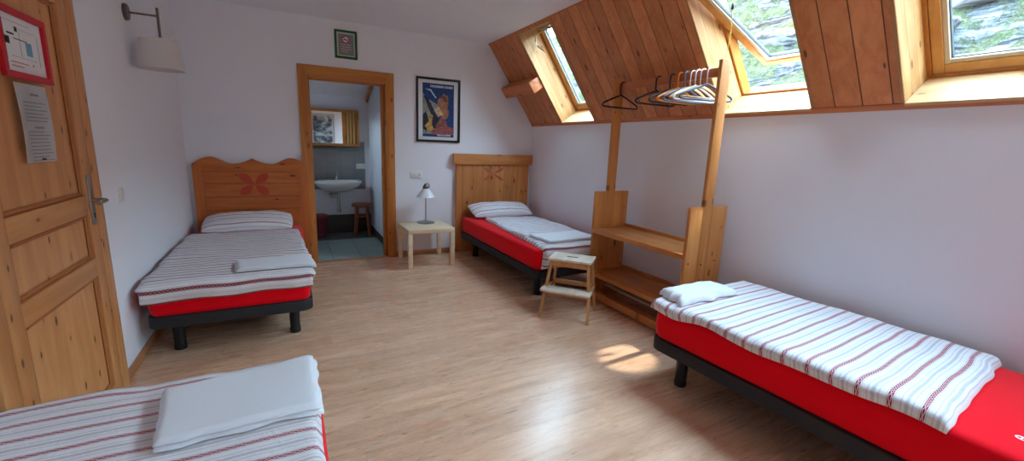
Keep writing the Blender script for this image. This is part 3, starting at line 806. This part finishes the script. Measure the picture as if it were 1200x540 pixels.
for z0, z1 in ((.940, 1.058), (.798, .935), (.662, .793), (.503, .657), (.30, .498)):
    strip(-hw + .085, hw - .085, z0, 'board', M_head1, -.006, .021 if z1 > .66 else .028, z1)
bm = bm_new()
for k_ in range(4):
    ang = math.radians(40 + 90 * k_) if k_ % 2 == 0 else math.radians(50 + 90 * k_)
    ang = [math.radians(q) for q in (40, 140, 220, 320)][k_]
    add_prism(bm, [(x + .012, y) for x, y in petal(.158, .042)], .0016, TR(0.005, -.0275, .925) @ WALLPLANE @ Matrix.Rotation(ang, 4, 'Z'))
obj('painted_flower', bm, M_flower, t, 'faded red painted four petal flower')

t = thing('headboard', 'honey pine headboard with straight cap rail and worn red flower', 'headboard', (3.352, -.016, 0))
bm = bm_new(); add_box(bm, -.535, .535, -.03, 0, 0, 1.17, .003); obj('board_panel', bm, M_head2, t)
bm = bm_new(); pts = [(-.578, 1.195), (-.572, 1.172), (-.55, 1.165), (.55, 1.165), (.572, 1.172), (.578, 1.195), (.578, 1.30), (-.578, 1.30)]
add_prism(bm, pts, .055, WALLPLANE, bev=.004); obj('cap_rail', bm, M_head2x, t)
bm = bm_new()
for a, l in ((30, .17), (150, .165), (210, .16), (330, .165)):
    add_prism(bm, [(x + .008, y) for x, y in petal(l, .021)], .0016, TR(-.005, -.0295, 1.04) @ WALLPLANE @ Matrix.Rotation(math.radians(a), 4, 'Z'))
obj('painted_flower', bm, M_flower2, t, 'worn red painted flower')

# ------------------------------------------------------------------ side table + lamp
t = thing('side_table', 'small square pale birch side table between doorway and bed', 'table', (2.321, -.345, 0))
bx('tabletop', M_birch, t, -.275, .275, -.275, .275, .40, .45)
for sx in (-1, 1):
    for sy in (-1, 1):
        bx('leg', M_birch, t, sx * .25 - .025, sx * .25 + .025, sy * .25 - .025, sy * .25 + .025, 0, .402)
t = thing('table_lamp', 'nickel table lamp with white cone shade on the side table', 'lamp', (2.367, -.2, .45))
bm = bm_new(); add_lathe(bm, [(.106, 0), (.108, .008), (.10, .016), (.06, .024), (.02, .03), (.012, .04), (0, .041)], 40); obj('base', bm, M_chrome, t)
bm = bm_new(); add_tube(bm, [(0, 0, .03), (0, 0, .40)], .0075, 12); obj('stem', bm, M_chrome, t)
bm = bm_new(); add_lathe(bm, [(.116, .322), (.108, .334), (.04, .418), (.034, .424), (.03, .424), (.036, .414), (.104, .332), (.114, .321)], 40, cap=False); obj('shade', bm, M_glassshade, t)
bm = bm_new(); add_lathe(bm, [(.036, .415), (.036, .445), (.026, .462), (.014, .48), (.006, .485), (0, .486)], 24); add_tube(bm, [(.0, 0, .475), (.022, 0, .488), (.042, 0, .468), (.046, 0, .445), (.036, 0, .43)], .006, 10); obj('lamp_holder', bm, M_lampmetal, t)

# ------------------------------------------------------------------ step stool
t = thing('step_stool', 'two step wooden stool with pale worn treads beside the hanging rail', 'stool', (3.0, -2.405, 0), math.radians(-48))
# local: x along the tread (front edge), y away from the step side (back); front at -y
def sleg(p0, p1, w=.03, dd=.024):
    bm = bm_new(); a, b = Vector(p0), Vector(p1)
    vs = []
    for p in (a, b):
        for sx, sy in ((-1, -1), (1, -1), (1, 1), (-1, 1)): vs.append(bm.verts.new((p.x + sx * dd / 2, p.y + sy * w / 2, p.z)))
    for f_ in ((3, 2, 1, 0), (4, 5, 6, 7), (0, 1, 5, 4), (1, 2, 6, 5), (2, 3, 7, 6), (3, 0, 4, 7)): bm.faces.new([vs[i] for i in f_])
    bmesh.ops.recalc_face_normals(bm, faces=bm.faces); return obj('leg', bm, M_stool, t)
for sx in (-1, 1):
    sleg((sx * .205, -.185, 0), (sx * .188, -.1, .232)); sleg((sx * .20, .185, 0), (sx * .158, .12, .478)); sleg((sx * .182, -.095, .25), (sx * .158, -.045, .478))
bm = bm_new(); add_box(bm, -.185, .185, -.085, .16, .478, .50, .006); obj('top_tread', bm, M_stooltop, t)
bm = bm_new(); add_prism(bm, rounded(-.05, .05, -.012, .012, .0115), .0012, TR(0, .035, .4994)); obj('hand_slot', bm, M_inkd, t)
bm = bm_new(); add_box(bm, -.212, .212, -.20, -.055, .232, .252, .006); obj('step_tread', bm, M_stooltop, t)
bm = bm_new(); add_box(bm, -.15, .15, -.07, -.05, .43, .478, .003); add_box(bm, -.15, .15, .125, .145, .43, .478, .003); obj('apron', bm, M_stool, t)
bm = bm_new(); add_box(bm, -.185, .185, -.125, -.105, .19, .232, .003); obj('step_apron', bm, M_stool, t)
bm = bm_new(); add_box(bm, -.175, .175, .135, .155, .215, .255, .003); obj('back_rail', bm, M_stool, t)
for sx in (-1, 1): bm = bm_new(); add_box(bm, sx * .185 - .01, sx * .185 + .01, -.1, .145, .2, .235, .003); obj('side_rail', bm, M_stool, t)

# ------------------------------------------------------------------ clothes rack
t = thing('clothes_rack', 'tall open pine clothes rack with three shelves and hanging rail', 'rack', (3.61, -2.65, 0))
fx, bx_ = 3.415 - 3.61, 3.81 - 3.61; yn, yf = -3.22 + 2.65, -2.125 + 2.65
for nm, ya, yb in (('near', yn, yn + .028), ('far', yf - .028, yf)):
    bx('upright_post', M_rack, t, -.06, .032, ya, yb, 0, 2.05, bev=.003)
    bx('side_board', M_rack, t, fx, -.062, ya, yb, 0, 1.035, bev=.003); bx('side_board', M_rack, t, .034, bx_, ya, yb, 0, 1.035, bev=.003)
for z, zt in ((.648, .69), (.238, .276)):
    sh = bx('shelf', M_racks, t, fx - .012, bx_ - .02, yn + .029, yf - .029, z, zt, bev=.003)
    bx('back_rail', M_racks, t, bx_ - .018, bx_, yn + .029, yf - .029, z, zt + .028, bev=.003)
bx('front_rail', M_racks, t, fx, fx + .022, yn + .029, yf - .029, .02, .088, bev=.003)
bx('bottom_shelf', M_racks, t, fx + .024, fx + .10, yn + .029, yf - .029, .05, .07, bev=.003)
for xa in (.02, .13): bx('slat', M_stooltop, t, xa - .03, xa + .03, yn + .029, yf - .029, .10, .118, bev=.003, label='pale slat of the lowest shelf')
bx('back_rail', M_racks, t, bx_ - .018, bx_, yn + .029, yf - .029, .02, .088, bev=.003)
for xx, zz in ((-.16, .62), (-.15, .25), (-.02, .60), (-.02, .48), (.12, .62), (.13, .26), (-.02, .22)):
    b = bm_new(); add_lathe(b, [(.007, 0), (.006, .0015), (0, .002)], 10, TR(xx, yn, zz, rx=PI / 2)); obj('screw', b, M_inkd, t)
RX = 3.596 - 3.61
bx('hanging_rail', M_beam, t, RX - .0125, RX + .0125, yn + .028, yf - .028, 1.945, 2.005, bev=.003)  # darker beam pine paints in the shade on the backlit rail

# hangers
def hanger(y, mat, hookmat, style, label, group=None, dz=0.0, yaw=0.0, w=.21):
    t = thing('coat_hanger', label, 'hanger', (3.596, y, 1.983), yaw, group)
    R = .031
    bm = bm_new(); pth = [(-R, 0, -.055)] + [(-R * math.cos(q), 0, R * math.sin(q)) for q in [PI * i / 10 for i in range(12)]]
    add_tube(bm, [(-R + .01, 0, -.085), (-R, 0, -.07)] + pth, (.0062 if hookmat is not H_white else .0045) if style != 'wood' else .0035, 10); obj('hook', bm, hookmat, t)
    bm = bm_new(); cx = -R + .01; az = -.083
    if style == 'wood':
        pts = []
        up = [(w * u, az + .0 - .085 * abs(u) ** 1.5) for u in [i / 12 for i in range(-12, 13)]]
        pts = [(x + cx, z) for x, z in up] + [(x + cx, z - .022 + .008 * abs(x / w)) for x, z in reversed(up)]
        add_prism(bm, pts, .013, TR(0, .0065, 0) @ WALLPLANE, bev=.003); obj('shoulder_bar', bm, mat, t)
        bm = bm_new(); add_tube(bm, [(cx - w * .86, 0, az - .085), (cx + w * .86, 0, az - .085)], .005, 8); obj('trouser_bar', bm, mat, t)
    else:
        zb = az - .105
        path = [(cx, az), (cx + w * .45, az - .034), (cx + w * .86, az - .07), (cx + w * .97, az - .082), (cx + w, az - .094), (cx + w * .95, zb), (cx + w * .8, zb - .003)]
        left = [(2 * cx - x, z) for x, z in reversed(path[1:])]
        full = path + [(cx, zb - .004)] + left
        add_tube(bm, [(x, 0, z) for x, z in full], .0078, 10, closed=True); obj('shoulder_bar', bm, mat, t)
    return t
H_black = plain('black_hanger_plastic', (24, 26, 34), .35); H_grey = plain('grey_hanger_plastic', (92, 100, 116), .35)
H_orange = plain('orange_hanger_plastic', (226, 124, 30), .35); H_white = plain('white_hanger_plastic', (226, 224, 220), .35)
H_wood = wood('hanger_beech', (222, 184, 132), (200, 156, 102), 'x', 'y', 0, rough=.4)
hanger(-2.20, H_black, H_black, 'plastic', 'black plastic hanger alone at the far end of the rail', yaw=.04)
hanger(-2.62, H_black, H_black, 'plastic', 'black plastic hanger, second from the far end of the rail', yaw=-.03)
hanger(-2.765, H_black, H_black, 'plastic', 'black plastic hanger just before the orange one', yaw=-.02)
hanger(-2.84, H_orange, H_orange, 'plastic', 'orange plastic hanger in the middle of the bunch', yaw=.02)
hanger(-2.90, H_grey, H_grey, 'plastic', 'grey plastic hanger next to the orange one', yaw=.0)
hanger(-2.955, H_wood, H_white, 'wood', 'beech wood hanger with a pale hook next to the grey plastic one', yaw=.03)
hanger(-3.00, H_white, H_white, 'plastic', 'white plastic hanger near the front post', yaw=-.03)
hanger(-3.045, H_wood, H_white, 'wood', 'beech wood hanger, second from the front post', yaw=-.05)
hanger(-3.105, H_grey, H_white, 'plastic', 'dark grey hanger sticking out past the front post', yaw=-.22, w=.22)

# pull cord of the open window, ending at the post top
bm = bm_new(); add_tube(bm, [(3.59, -3.206, 2.05), (3.605, -3.205, 2.12), (3.62, -3.2, 2.25), (3.625, -3.185, 2.40), (3.622, -3.17, 2.52), (3.60, -3.16, 2.60)], .0028, 8)
M_cord = plain('yellow_cord', (206, 178, 62), .7)
t = thing('pull_cord', 'thin yellow cord hanging from the open roof window to the rack', 'cord', (0, 0, 0))
obj('cord', bm, M_cord, t)
bm = bm_new(); add_lathe(bm, [(.003, -.02), (.008, -.012), (.009, 0), (.007, .014), (.003, .02)], 12, TR(3.624, -3.186, 2.395)); obj('bead', bm, M_inkd, t)

# window stay hook on the first window
bm = bm_new(); add_tube(bm, [SP(-1.30, 1.10, .03), SP(-1.12, 1.085, .06), SP(-.93, 1.06, .10), SP(-.80, 1.0, .13), SP(-.80, .95, .13), SP(-.92, .87, .11)], .007, 10)
tag(obj('window_stay', bm, M_chrome), 'bent grey metal stay at the top of the first roof window', 'window stay')

# ------------------------------------------------------------------ wall lamp
t = thing('wall_lamp', 'cream shaded wall lamp on a nickel arm, left wall', 'lamp', (0, -1.412, 2.19))
bm = bm_new(); add_lathe(bm, [(.052, 0), (.052, .012), (.046, .02), (.0, .021)], 32, Matrix.Rotation(PI / 2, 4, 'Y')); obj('backplate', bm, M_lampmetal, t)
bm = bm_new(); add_tube(bm, [(.018, 0, 0), (.173, 0, 0)], .0065, 12); obj('arm', bm, M_lampmetal, t)
bm = bm_new(); add_tube(bm, [(.173, 0, .052), (.173, 0, -.145)], .008, 12); add_lathe(bm, [(.02, -.15), (.02, -.14), (.012, -.135)], 20, TR(.173, 0, 0)); obj('rod', bm, M_lampmetal, t)
bm = bm_new(); add_lathe(bm, [(.134, -.345), (.108, -.153), (.105, -.153), (.131, -.345)], 48, TR(.160, 0, 0), cap=False)
obj('shade', bm, M_shade, t)
bm = bm_new()
for a in range(3): add_tube(bm, [(.173, 0, -.152), (.160 + .106 * math.cos(a * 2.094), .106 * math.sin(a * 2.094), -.155)], .0025, 6)
obj('shade_spider', bm, M_lampmetal, t)

# ------------------------------------------------------------------ pictures and papers
def frame_ring(bm, w, h, fw, dep, M):
    for a in ((-w / 2, w / 2, h / 2 - fw, h / 2), (-w / 2, w / 2, -h / 2, -h / 2 + fw), (-w / 2, -w / 2 + fw, -h / 2 + fw, h / 2 - fw), (w / 2 - fw, w / 2, -h / 2 + fw, h / 2 - fw)):
        add_box(bm, a[0], a[1], a[2], a[3], 0, dep, .002, 1, M=M)
def layer(name, parent, mat, polys, z0, th=.0008, label=None):
    bm = bm_new()
    for p in polys: add_prism(bm, p, th, TR(0, 0, z0))
    return obj(name, bm, mat, parent, label, smooth=0)
def rect(x0, x1, y0, y1): return [(x0, y0), (x1, y0), (x1, y1), (x0, y1)]
def picture(name, label, cat, M, w, h, fw, dep, fmat):
    t = thing(name, label, cat); t.matrix_world = M
    bm = bm_new(); frame_ring(bm, w, h, fw, dep, None); obj('frame', bm, fmat, t)
    return t
# poster
t = picture('framed_poster', 'black framed blue poster with rocks and sails above the side table', 'picture', MB(2.587, 0, 1.817), .562, .765, .026, .022, M_blackframe)
layer('mat_board', t, M_paper, [rect(-.255, .255, -.357, .357)], .002, .004)
PW, PH = .20, .318
def paint(name, c, amt=.45):
    k = N(name, .5, .3); v = k.noise(k.coord('Object'), 38, 4, .7, 1.0)
    k.color(k.mix(k.step(v, .35, .65), tuple(x * (1 - amt) for x in lin(*c)[:3]) + (1,), tuple(min(1, x * (1 + amt * .5)) for x in lin(*c)[:3]) + (1,))); return k.m
P_blue = paint('poster_blue', (36, 62, 116)); P_grey = paint('poster_grey', (150, 148, 140)); P_dark = paint('poster_dark', (46, 46, 60))
P_tan = paint('poster_tan', (170, 112, 84)); P_brown = paint('poster_brown', (120, 74, 56)); P_rose = paint('poster_rose', (164, 92, 92))
P_cream = paint('poster_cream', (206, 178, 140)); P_gold = paint('poster_gold', (204, 158, 84)); P_white = paint('poster_white', (216, 222, 230))
pr_ = layer('print', t, P_blue, [rect(-PW, PW, -PH, PH)], .006, .001)
def pl(*q): return [(x * 2 * PW - PW, PH - y * 2 * PH) for x, y in q]       # 0..1 from top left
layer('grey_slopes', pr_, P_grey, [pl((0, .95), (0, .17), (.08, .26), (.42, .72), (.3, .95)), pl((.2, .3), (.62, .45), (.52, .62), (.36, .60))], .0071)
layer('dark_slope', pr_, P_dark, [pl((.02, .22), (.2, .31), (.5, .66), (.62, .8), (.3, .92), (.28, .6)), pl((0, .6), (.1, .52), (.2, .72), (.1, .9), (0, .85))], .0080)
layer('tan_rock', pr_, P_tan, [pl((.46, .38), (.5, .28), (.58, .25), (.66, .17), (.74, .21), (.80, .20), (.82, .34), (.80, .44), (.84, .52), (.80, .62), (.62, .7), (.56, .56), (.5, .5))], .0071)
layer('brown_rock', pr_, P_brown, [pl((.58, .24), (.72, .2), (.80, .32), (.7, .34))], .0080)
layer('cream_cloth', pr_, P_cream, [pl((.36, .52), (.5, .42), (.66, .58), (.5, .6)), pl((.5, .74), (.62, .68), (.74, .8), (.6, .82))], .0089)
layer('rose_ground', pr_, P_rose, [pl((.28, .96), (.36, .84), (.6, .76), (.98, .82), (.98, .96)), pl((.4, .8), (.58, .62), (.74, .68), (.8, .8))], .0089)
layer('gold_figure', pr_, P_gold, [pl((.06, .8), (.2, .7), (.24, .56), (.32, .6), (.28, .76), (.36, .86), (.2, .9))], .0098)
layer('white_streak', pr_, P_white, [pl((.18, .1), (.26, .12), (.44, .27), (.4, .27)), pl((.08, .105), (.2, .12), (.2, .14))], .0098)
random.seed(4); xx = .24; lets = []
while xx < .96:
    w_ = random.uniform(.018, .04); lets.append(pl((xx, .035), (xx + w_, .035), (xx + w_, .075), (xx, .075))); xx += w_ + .016
layer('title_lettering', pr_, P_white, lets, .0098)
xx = .46; lets = []
while xx < .88:
    w_ = random.uniform(.02, .05); lets.append(pl((xx, .955), (xx + w_, .955), (xx + w_, .98), (xx, .98))); xx += w_ + .016
layer('foot_lettering', pr_, P_white, lets, .0098)
# no smoking sign
t = picture('framed_notice', 'small green framed no smoking notice above the bathroom doorway', 'sign', MB(1.534, 0, 2.443), .232, .292, .022, .018, M_green)
layer('mat_board', t, plain('pale_green_card', (190, 204, 190), .7), [rect(-.097, .097, -.127, .127)], .002, .004)
pr_ = layer('print', t, plain('grey_card', (136, 130, 130), .7), [rect(-.078, .078, -.108, .108)], .006, .001)
bm = bm_new(); add_lathe(bm, [(.038, .007), (.038, .0084), (.029, .0084), (.029, .007)], 32, TR(-.002, .052, 0), cap=False); add_box(bm, -.034, .034, -.004, .004, .0075, .0092, M=TR(-.002, .052, 0, rz=-PI / 4)); obj('red_ring', bm, plain('sign_red', (190, 60, 66), .6), pr_, smooth=0)
bm = bm_new(); add_lathe(bm, [(.029, .007), (.029, .0076), (0, .0077)], 32, TR(-.002, .052, 0)); obj('white_disc', bm, M_paper, pr_, smooth=0)
layer('cigarette', pr_, M_inkd, [rect(-.024, .018, .046, .054)], .0078)
layer('text_lines', pr_, plain('pale_ink', (196, 192, 192), .7), [rect(-.052, .052, -.004 - .024 * i, .004 - .024 * i) if i < 3 else rect(-.052, .02, -.004 - .024 * i, .004 - .024 * i) for i in range(4)], .0071)
# red framed plan on the door
t = picture('framed_plan', 'red framed plan hung on the pine door', 'sign', Matrix.Translation((.0345, -2.909, 1.717)) @ LEFTPLANE, .345, .246, .024, .016, M_redframe)
pr_ = layer('print', t, M_paper, [rect(-.15, .15, -.1, .1)], .001, .003)
layer('blue_area', pr_, plain('plan_blue', (110, 160, 190), .7), [rect(.02, .062, -.03, .018)], .0041)
layer('black_lines', pr_, M_inkd, [rect(-.06, .03, .018, .021), rect(-.1, -.055, .03, .036), rect(-.045, -.028, .045, .062), rect(-.12, -.09, -.005, .02), rect(.05, .056, -.066, -.06)], .0041)
layer('grey_lines', pr_, M_ink, [rect(-.12, .06, .076, .0775), rect(-.12, -.119, -.06, .076), rect(.11, .112, -.06, .05), rect(-.09, .09, -.045, -.0435), rect(-.06, .1, .056, .057), rect(-.02, -.019, -.04, .05)], .0041)
layer('red_lines', pr_, M_redframe, [rect(-.1, .02, -.066, -.063), rect(-.1, -.02, -.08, -.077)], .0041)
# house rules sheet
t = thing('paper_notice', 'white printed sheet pinned to the pine door below the plan', 'paper'); t.matrix_world = Matrix.Translation((.0345, -2.913, 1.434)) @ LEFTPLANE @ Matrix.Rotation(.0, 4, 'Z')
bm = bm_new(); nx, ny = 8, 16; g = [[bm.verts.new((-.108 + .216 * i / nx, -.146 + .292 * j / ny, .002 + .005 * math.sin(PI * j / ny) + .006 * (i / nx) ** 3)) for i in range(nx + 1)] for j in range(ny + 1)]
for j in range(ny):
    for i in range(nx): bm.faces.new((g[j][i], g[j][i + 1], g[j + 1][i + 1], g[j + 1][i]))
bmesh.ops.solidify(bm, geom=bm.faces, thickness=.0006); pp = obj('sheet', bm, M_paper, t)
random.seed(8); ln = [rect(-.03, .03, .104, .112), rect(-.035, .035, -.018, -.010)]
for i in range(18):
    if i in (0, 7, 8): continue
    y = .09 - i * .0135; ln.append(rect(-.085, .085 - random.uniform(0, .05), y, y + .0032))
layer('text_lines', t, M_ink, ln, .0125, .0006)
bm = bm_new(); add_lathe(bm, [(.004, .002), (.004, .012), (.002, .015)], 12, TR(.005, -.135, 0)); obj('pin', bm, M_inkd, t)
# picture on the wall behind the viewer, seen in the bathroom mirror
t = picture('framed_landscape', 'dark framed grey mountain landscape reflected in the bathroom mirror', 'picture', Matrix.Translation((2.06, YR, 1.76)) @ Matrix.Rotation(PI, 4, 'Z') @ WALLPLANE, .76, 1.08, .024, .02, M_blackframe)
layer('mat_board', t, M_paper, [rect(-.358, .358, -.518, .518)], .002, .003)
def mountains():
    k = N('mountain_print', .6, .3); co = k.coord('Object', (1, 1.6, 1)); a = k.noise(co, 3.2, 6, .6, 1.2)
    k.color(k.mix(k.step(a, .42, .6), lin(44, 60, 78), lin(196, 208, 216))); return k.m
layer('print', t, mountains(), [rect(-.32, .32, -.48, .48)], .0051)

# ------------------------------------------------------------------ outside: steep rocky meadow behind the house
bm = bm_new(); NX, NY = 150, 240
def hz(x, y):
    t = x - 4.95
    s = .55 + (1.02 * t if t < 4.2 else 1.02 * 4.2 + .42 * (t - 4.2))
    k = min(1, max(0, t / .8))
    s += k * (.30 * noise.fractal(Vector((x * .7, y * .7, 3.1)), 1, 2, 5) + .16 * abs(noise.noise(Vector((x * 2.1 + 4, y * 1.4, 1.0)))))
    st = .34; q = s / st; fl = math.floor(q); fr = q - fl
    return .5 * s + .5 * (fl + min(1, (fr / .6)) ** 2) * st
g = []
for j in range(NY + 1):
    y = -12 + 30 * j / NY; row = []
    for i in range(NX + 1):
        x = 4.95 + 15 * (i / NX) ** 1.3; row.append(bm.verts.new((x, y, hz(x, y))))
    g.append(row)
for j in range(NY):
    for i in range(NX): bm.faces.new((g[j][i], g[j][i + 1], g[j + 1][i + 1], g[j + 1][i]))
bmesh.ops.recalc_face_normals(bm, faces=bm.faces)
bm2 = bm_new(); add_box(bm2, -40, 4.9, -40, 40, -.45, -.4); struct(obj('ground', bm2, M_hill, None), 'grassy ground around the house')
struct(obj('hillside', bm, M_hill, None, smooth=60), 'steep grassy hillside with grey rock outside the roof windows')
random.seed(11)
def rock(x, y, s):
    bm = bm_new(); bmesh.ops.create_icosphere(bm, subdivisions=3, radius=1)
    sd = random.random() * 50
    for v in bm.verts:
        n_ = noise.fractal(v.co * 1.3 + Vector((sd, 0, 0)), 1, 2, 3); c = v.co * (1 + .35 * n_)
        v.co = Vector((c.x * s * .7, c.y * s * 1.5, round(c.z * 3) / 3 * s * .4 * .6 + c.z * s * .4 * .4))
    o = obj('rock', bm, M_rock, None, smooth=30); o.location = (x, y, hz(x, y) + s * .05); o.rotation_euler = (random.uniform(-.2, .2), random.uniform(.1, .5), random.uniform(-.5, .5))
    tag(o, 'grey slab of rock on the hillside outside the roof windows', 'rock', 'rock slabs on the hillside')
for x, y, s in ((5.9, -2.3, .2), (6.2, -1.9, .22), (6.6, -1.5, .24), (6.3, -1.2, .2), (6.3, -3.4, .2), (6.9, -2.9, .26), (7.3, -3.2, .24), (7.4, -1.2, .28), (6.6, 1.6, .3), (7.2, 2.6, .3)):
    rock(x, y, s)

# ------------------------------------------------------------------ light
w = bpy.data.worlds.new('sky'); sc.world = w; w.use_nodes = True; nt = w.node_tree
bg = nt.nodes['Background']; tc = nt.nodes.new('ShaderNodeTexCoord'); sp = nt.nodes.new('ShaderNodeSeparateXYZ'); mr = nt.nodes.new('ShaderNodeMapRange')
mx = nt.nodes.new('ShaderNodeMix'); mx.data_type = 'RGBA'
nt.links.new(tc.outputs['Generated'], sp.inputs[0]); nt.links.new(sp.outputs[2], mr.inputs[0]); nt.links.new(mr.outputs[0], mx.inputs[0])
mx.inputs[6].default_value = (.71, .92, 1.10, 1); mx.inputs[7].default_value = (.54, .80, 1.10, 1)
nt.links.new(mx.outputs[2], bg.inputs[0]); bg.inputs[1].default_value = 12.0
for i, (a, b) in enumerate(WIN):
    la = bpy.data.lights.new('window_daylight', 'AREA'); la.shape = 'RECTANGLE'; la.size = b - a + .05; la.size_y = S1 - S0 + .05
    la.cycles.is_portal = True
    lo = bpy.data.objects.new('window_daylight', la); C.objects.link(lo)
    X = Vector((0, 1, 0)); Z = en.copy(); Yv = Z.cross(X)     # lamp shines along -Z
    lo.matrix_world = Matrix.Translation(SP((a + b) / 2, (S0 + S1) / 2, .40)) @ Matrix((X, Yv, Z)).transposed().to_4x4()

la = bpy.data.lights.new('window_daylight', 'AREA'); la.shape = 'RECTANGLE'; la.size = .34; la.size_y = .4; la.cycles.is_portal = True
lo = bpy.data.objects.new('window_daylight', la); C.objects.link(lo)
lo.matrix_world = Matrix.Translation((BL - .12, .87, 1.6)) @ Matrix.Rotation(-PI / 2, 4, 'Y') @ Matrix.Rotation(PI / 2, 4, 'Z')
# added spot lamp outside the tilted window, stands in for a sun patch
sl_ = bpy.data.lights.new('sun_patch_spot', 'SPOT'); sl_.energy = 700; sl_.color = (1, .95, .85); sl_.spot_size = math.radians(4.8); sl_.spot_blend = .55; sl_.shadow_soft_size = .03
so2 = bpy.data.objects.new('sun_patch_spot', sl_); C.objects.link(so2)
tgt = Vector((2.92, -3.24, 0)); src = tgt + Vector((1.0, .05, 2.0)).normalized() * 5.2
so2.location = src; so2.rotation_euler = (tgt - src).to_track_quat('-Z', 'Y').to_euler()
# ------------------------------------------------------------------ camera (solved from the photograph)
yaw, pitch, roll, fpx = 0.4858706767098423, -0.1956657361046639, 0.03734869960951456, 496.953
fw = Vector((math.sin(yaw) * math.cos(pitch), math.cos(yaw) * math.cos(pitch), math.sin(pitch)))
r0 = Vector((math.cos(yaw), -math.sin(yaw), 0)); u0 = r0.cross(fw)
rt = r0 * math.cos(roll) + u0 * math.sin(roll); up = -r0 * math.sin(roll) + u0 * math.cos(roll)
cam = bpy.data.cameras.new('camera'); cam.sensor_width = 36; cam.lens = fpx / 1200 * 36; cam.clip_start = .05
co = bpy.data.objects.new('camera', cam); C.objects.link(co)
co.matrix_world = Matrix.Translation((.9002628, -5.2724757, 1.4163911)) @ Matrix((rt, up, -fw)).transposed().to_4x4()
sc.camera = co
vs = sc.view_settings
sc.display_settings.display_device = 'sRGB'
vs.view_transform = 'Standard'; vs.look = 'None'; vs.gamma = 1.0; vs.use_curve_mapping = False; vs.exposure = 1.48
sc.cycles.max_bounces = 16; sc.cycles.diffuse_bounces = 10; sc.cycles.transparent_max_bounces = 12
sc.cycles.use_denoising = True
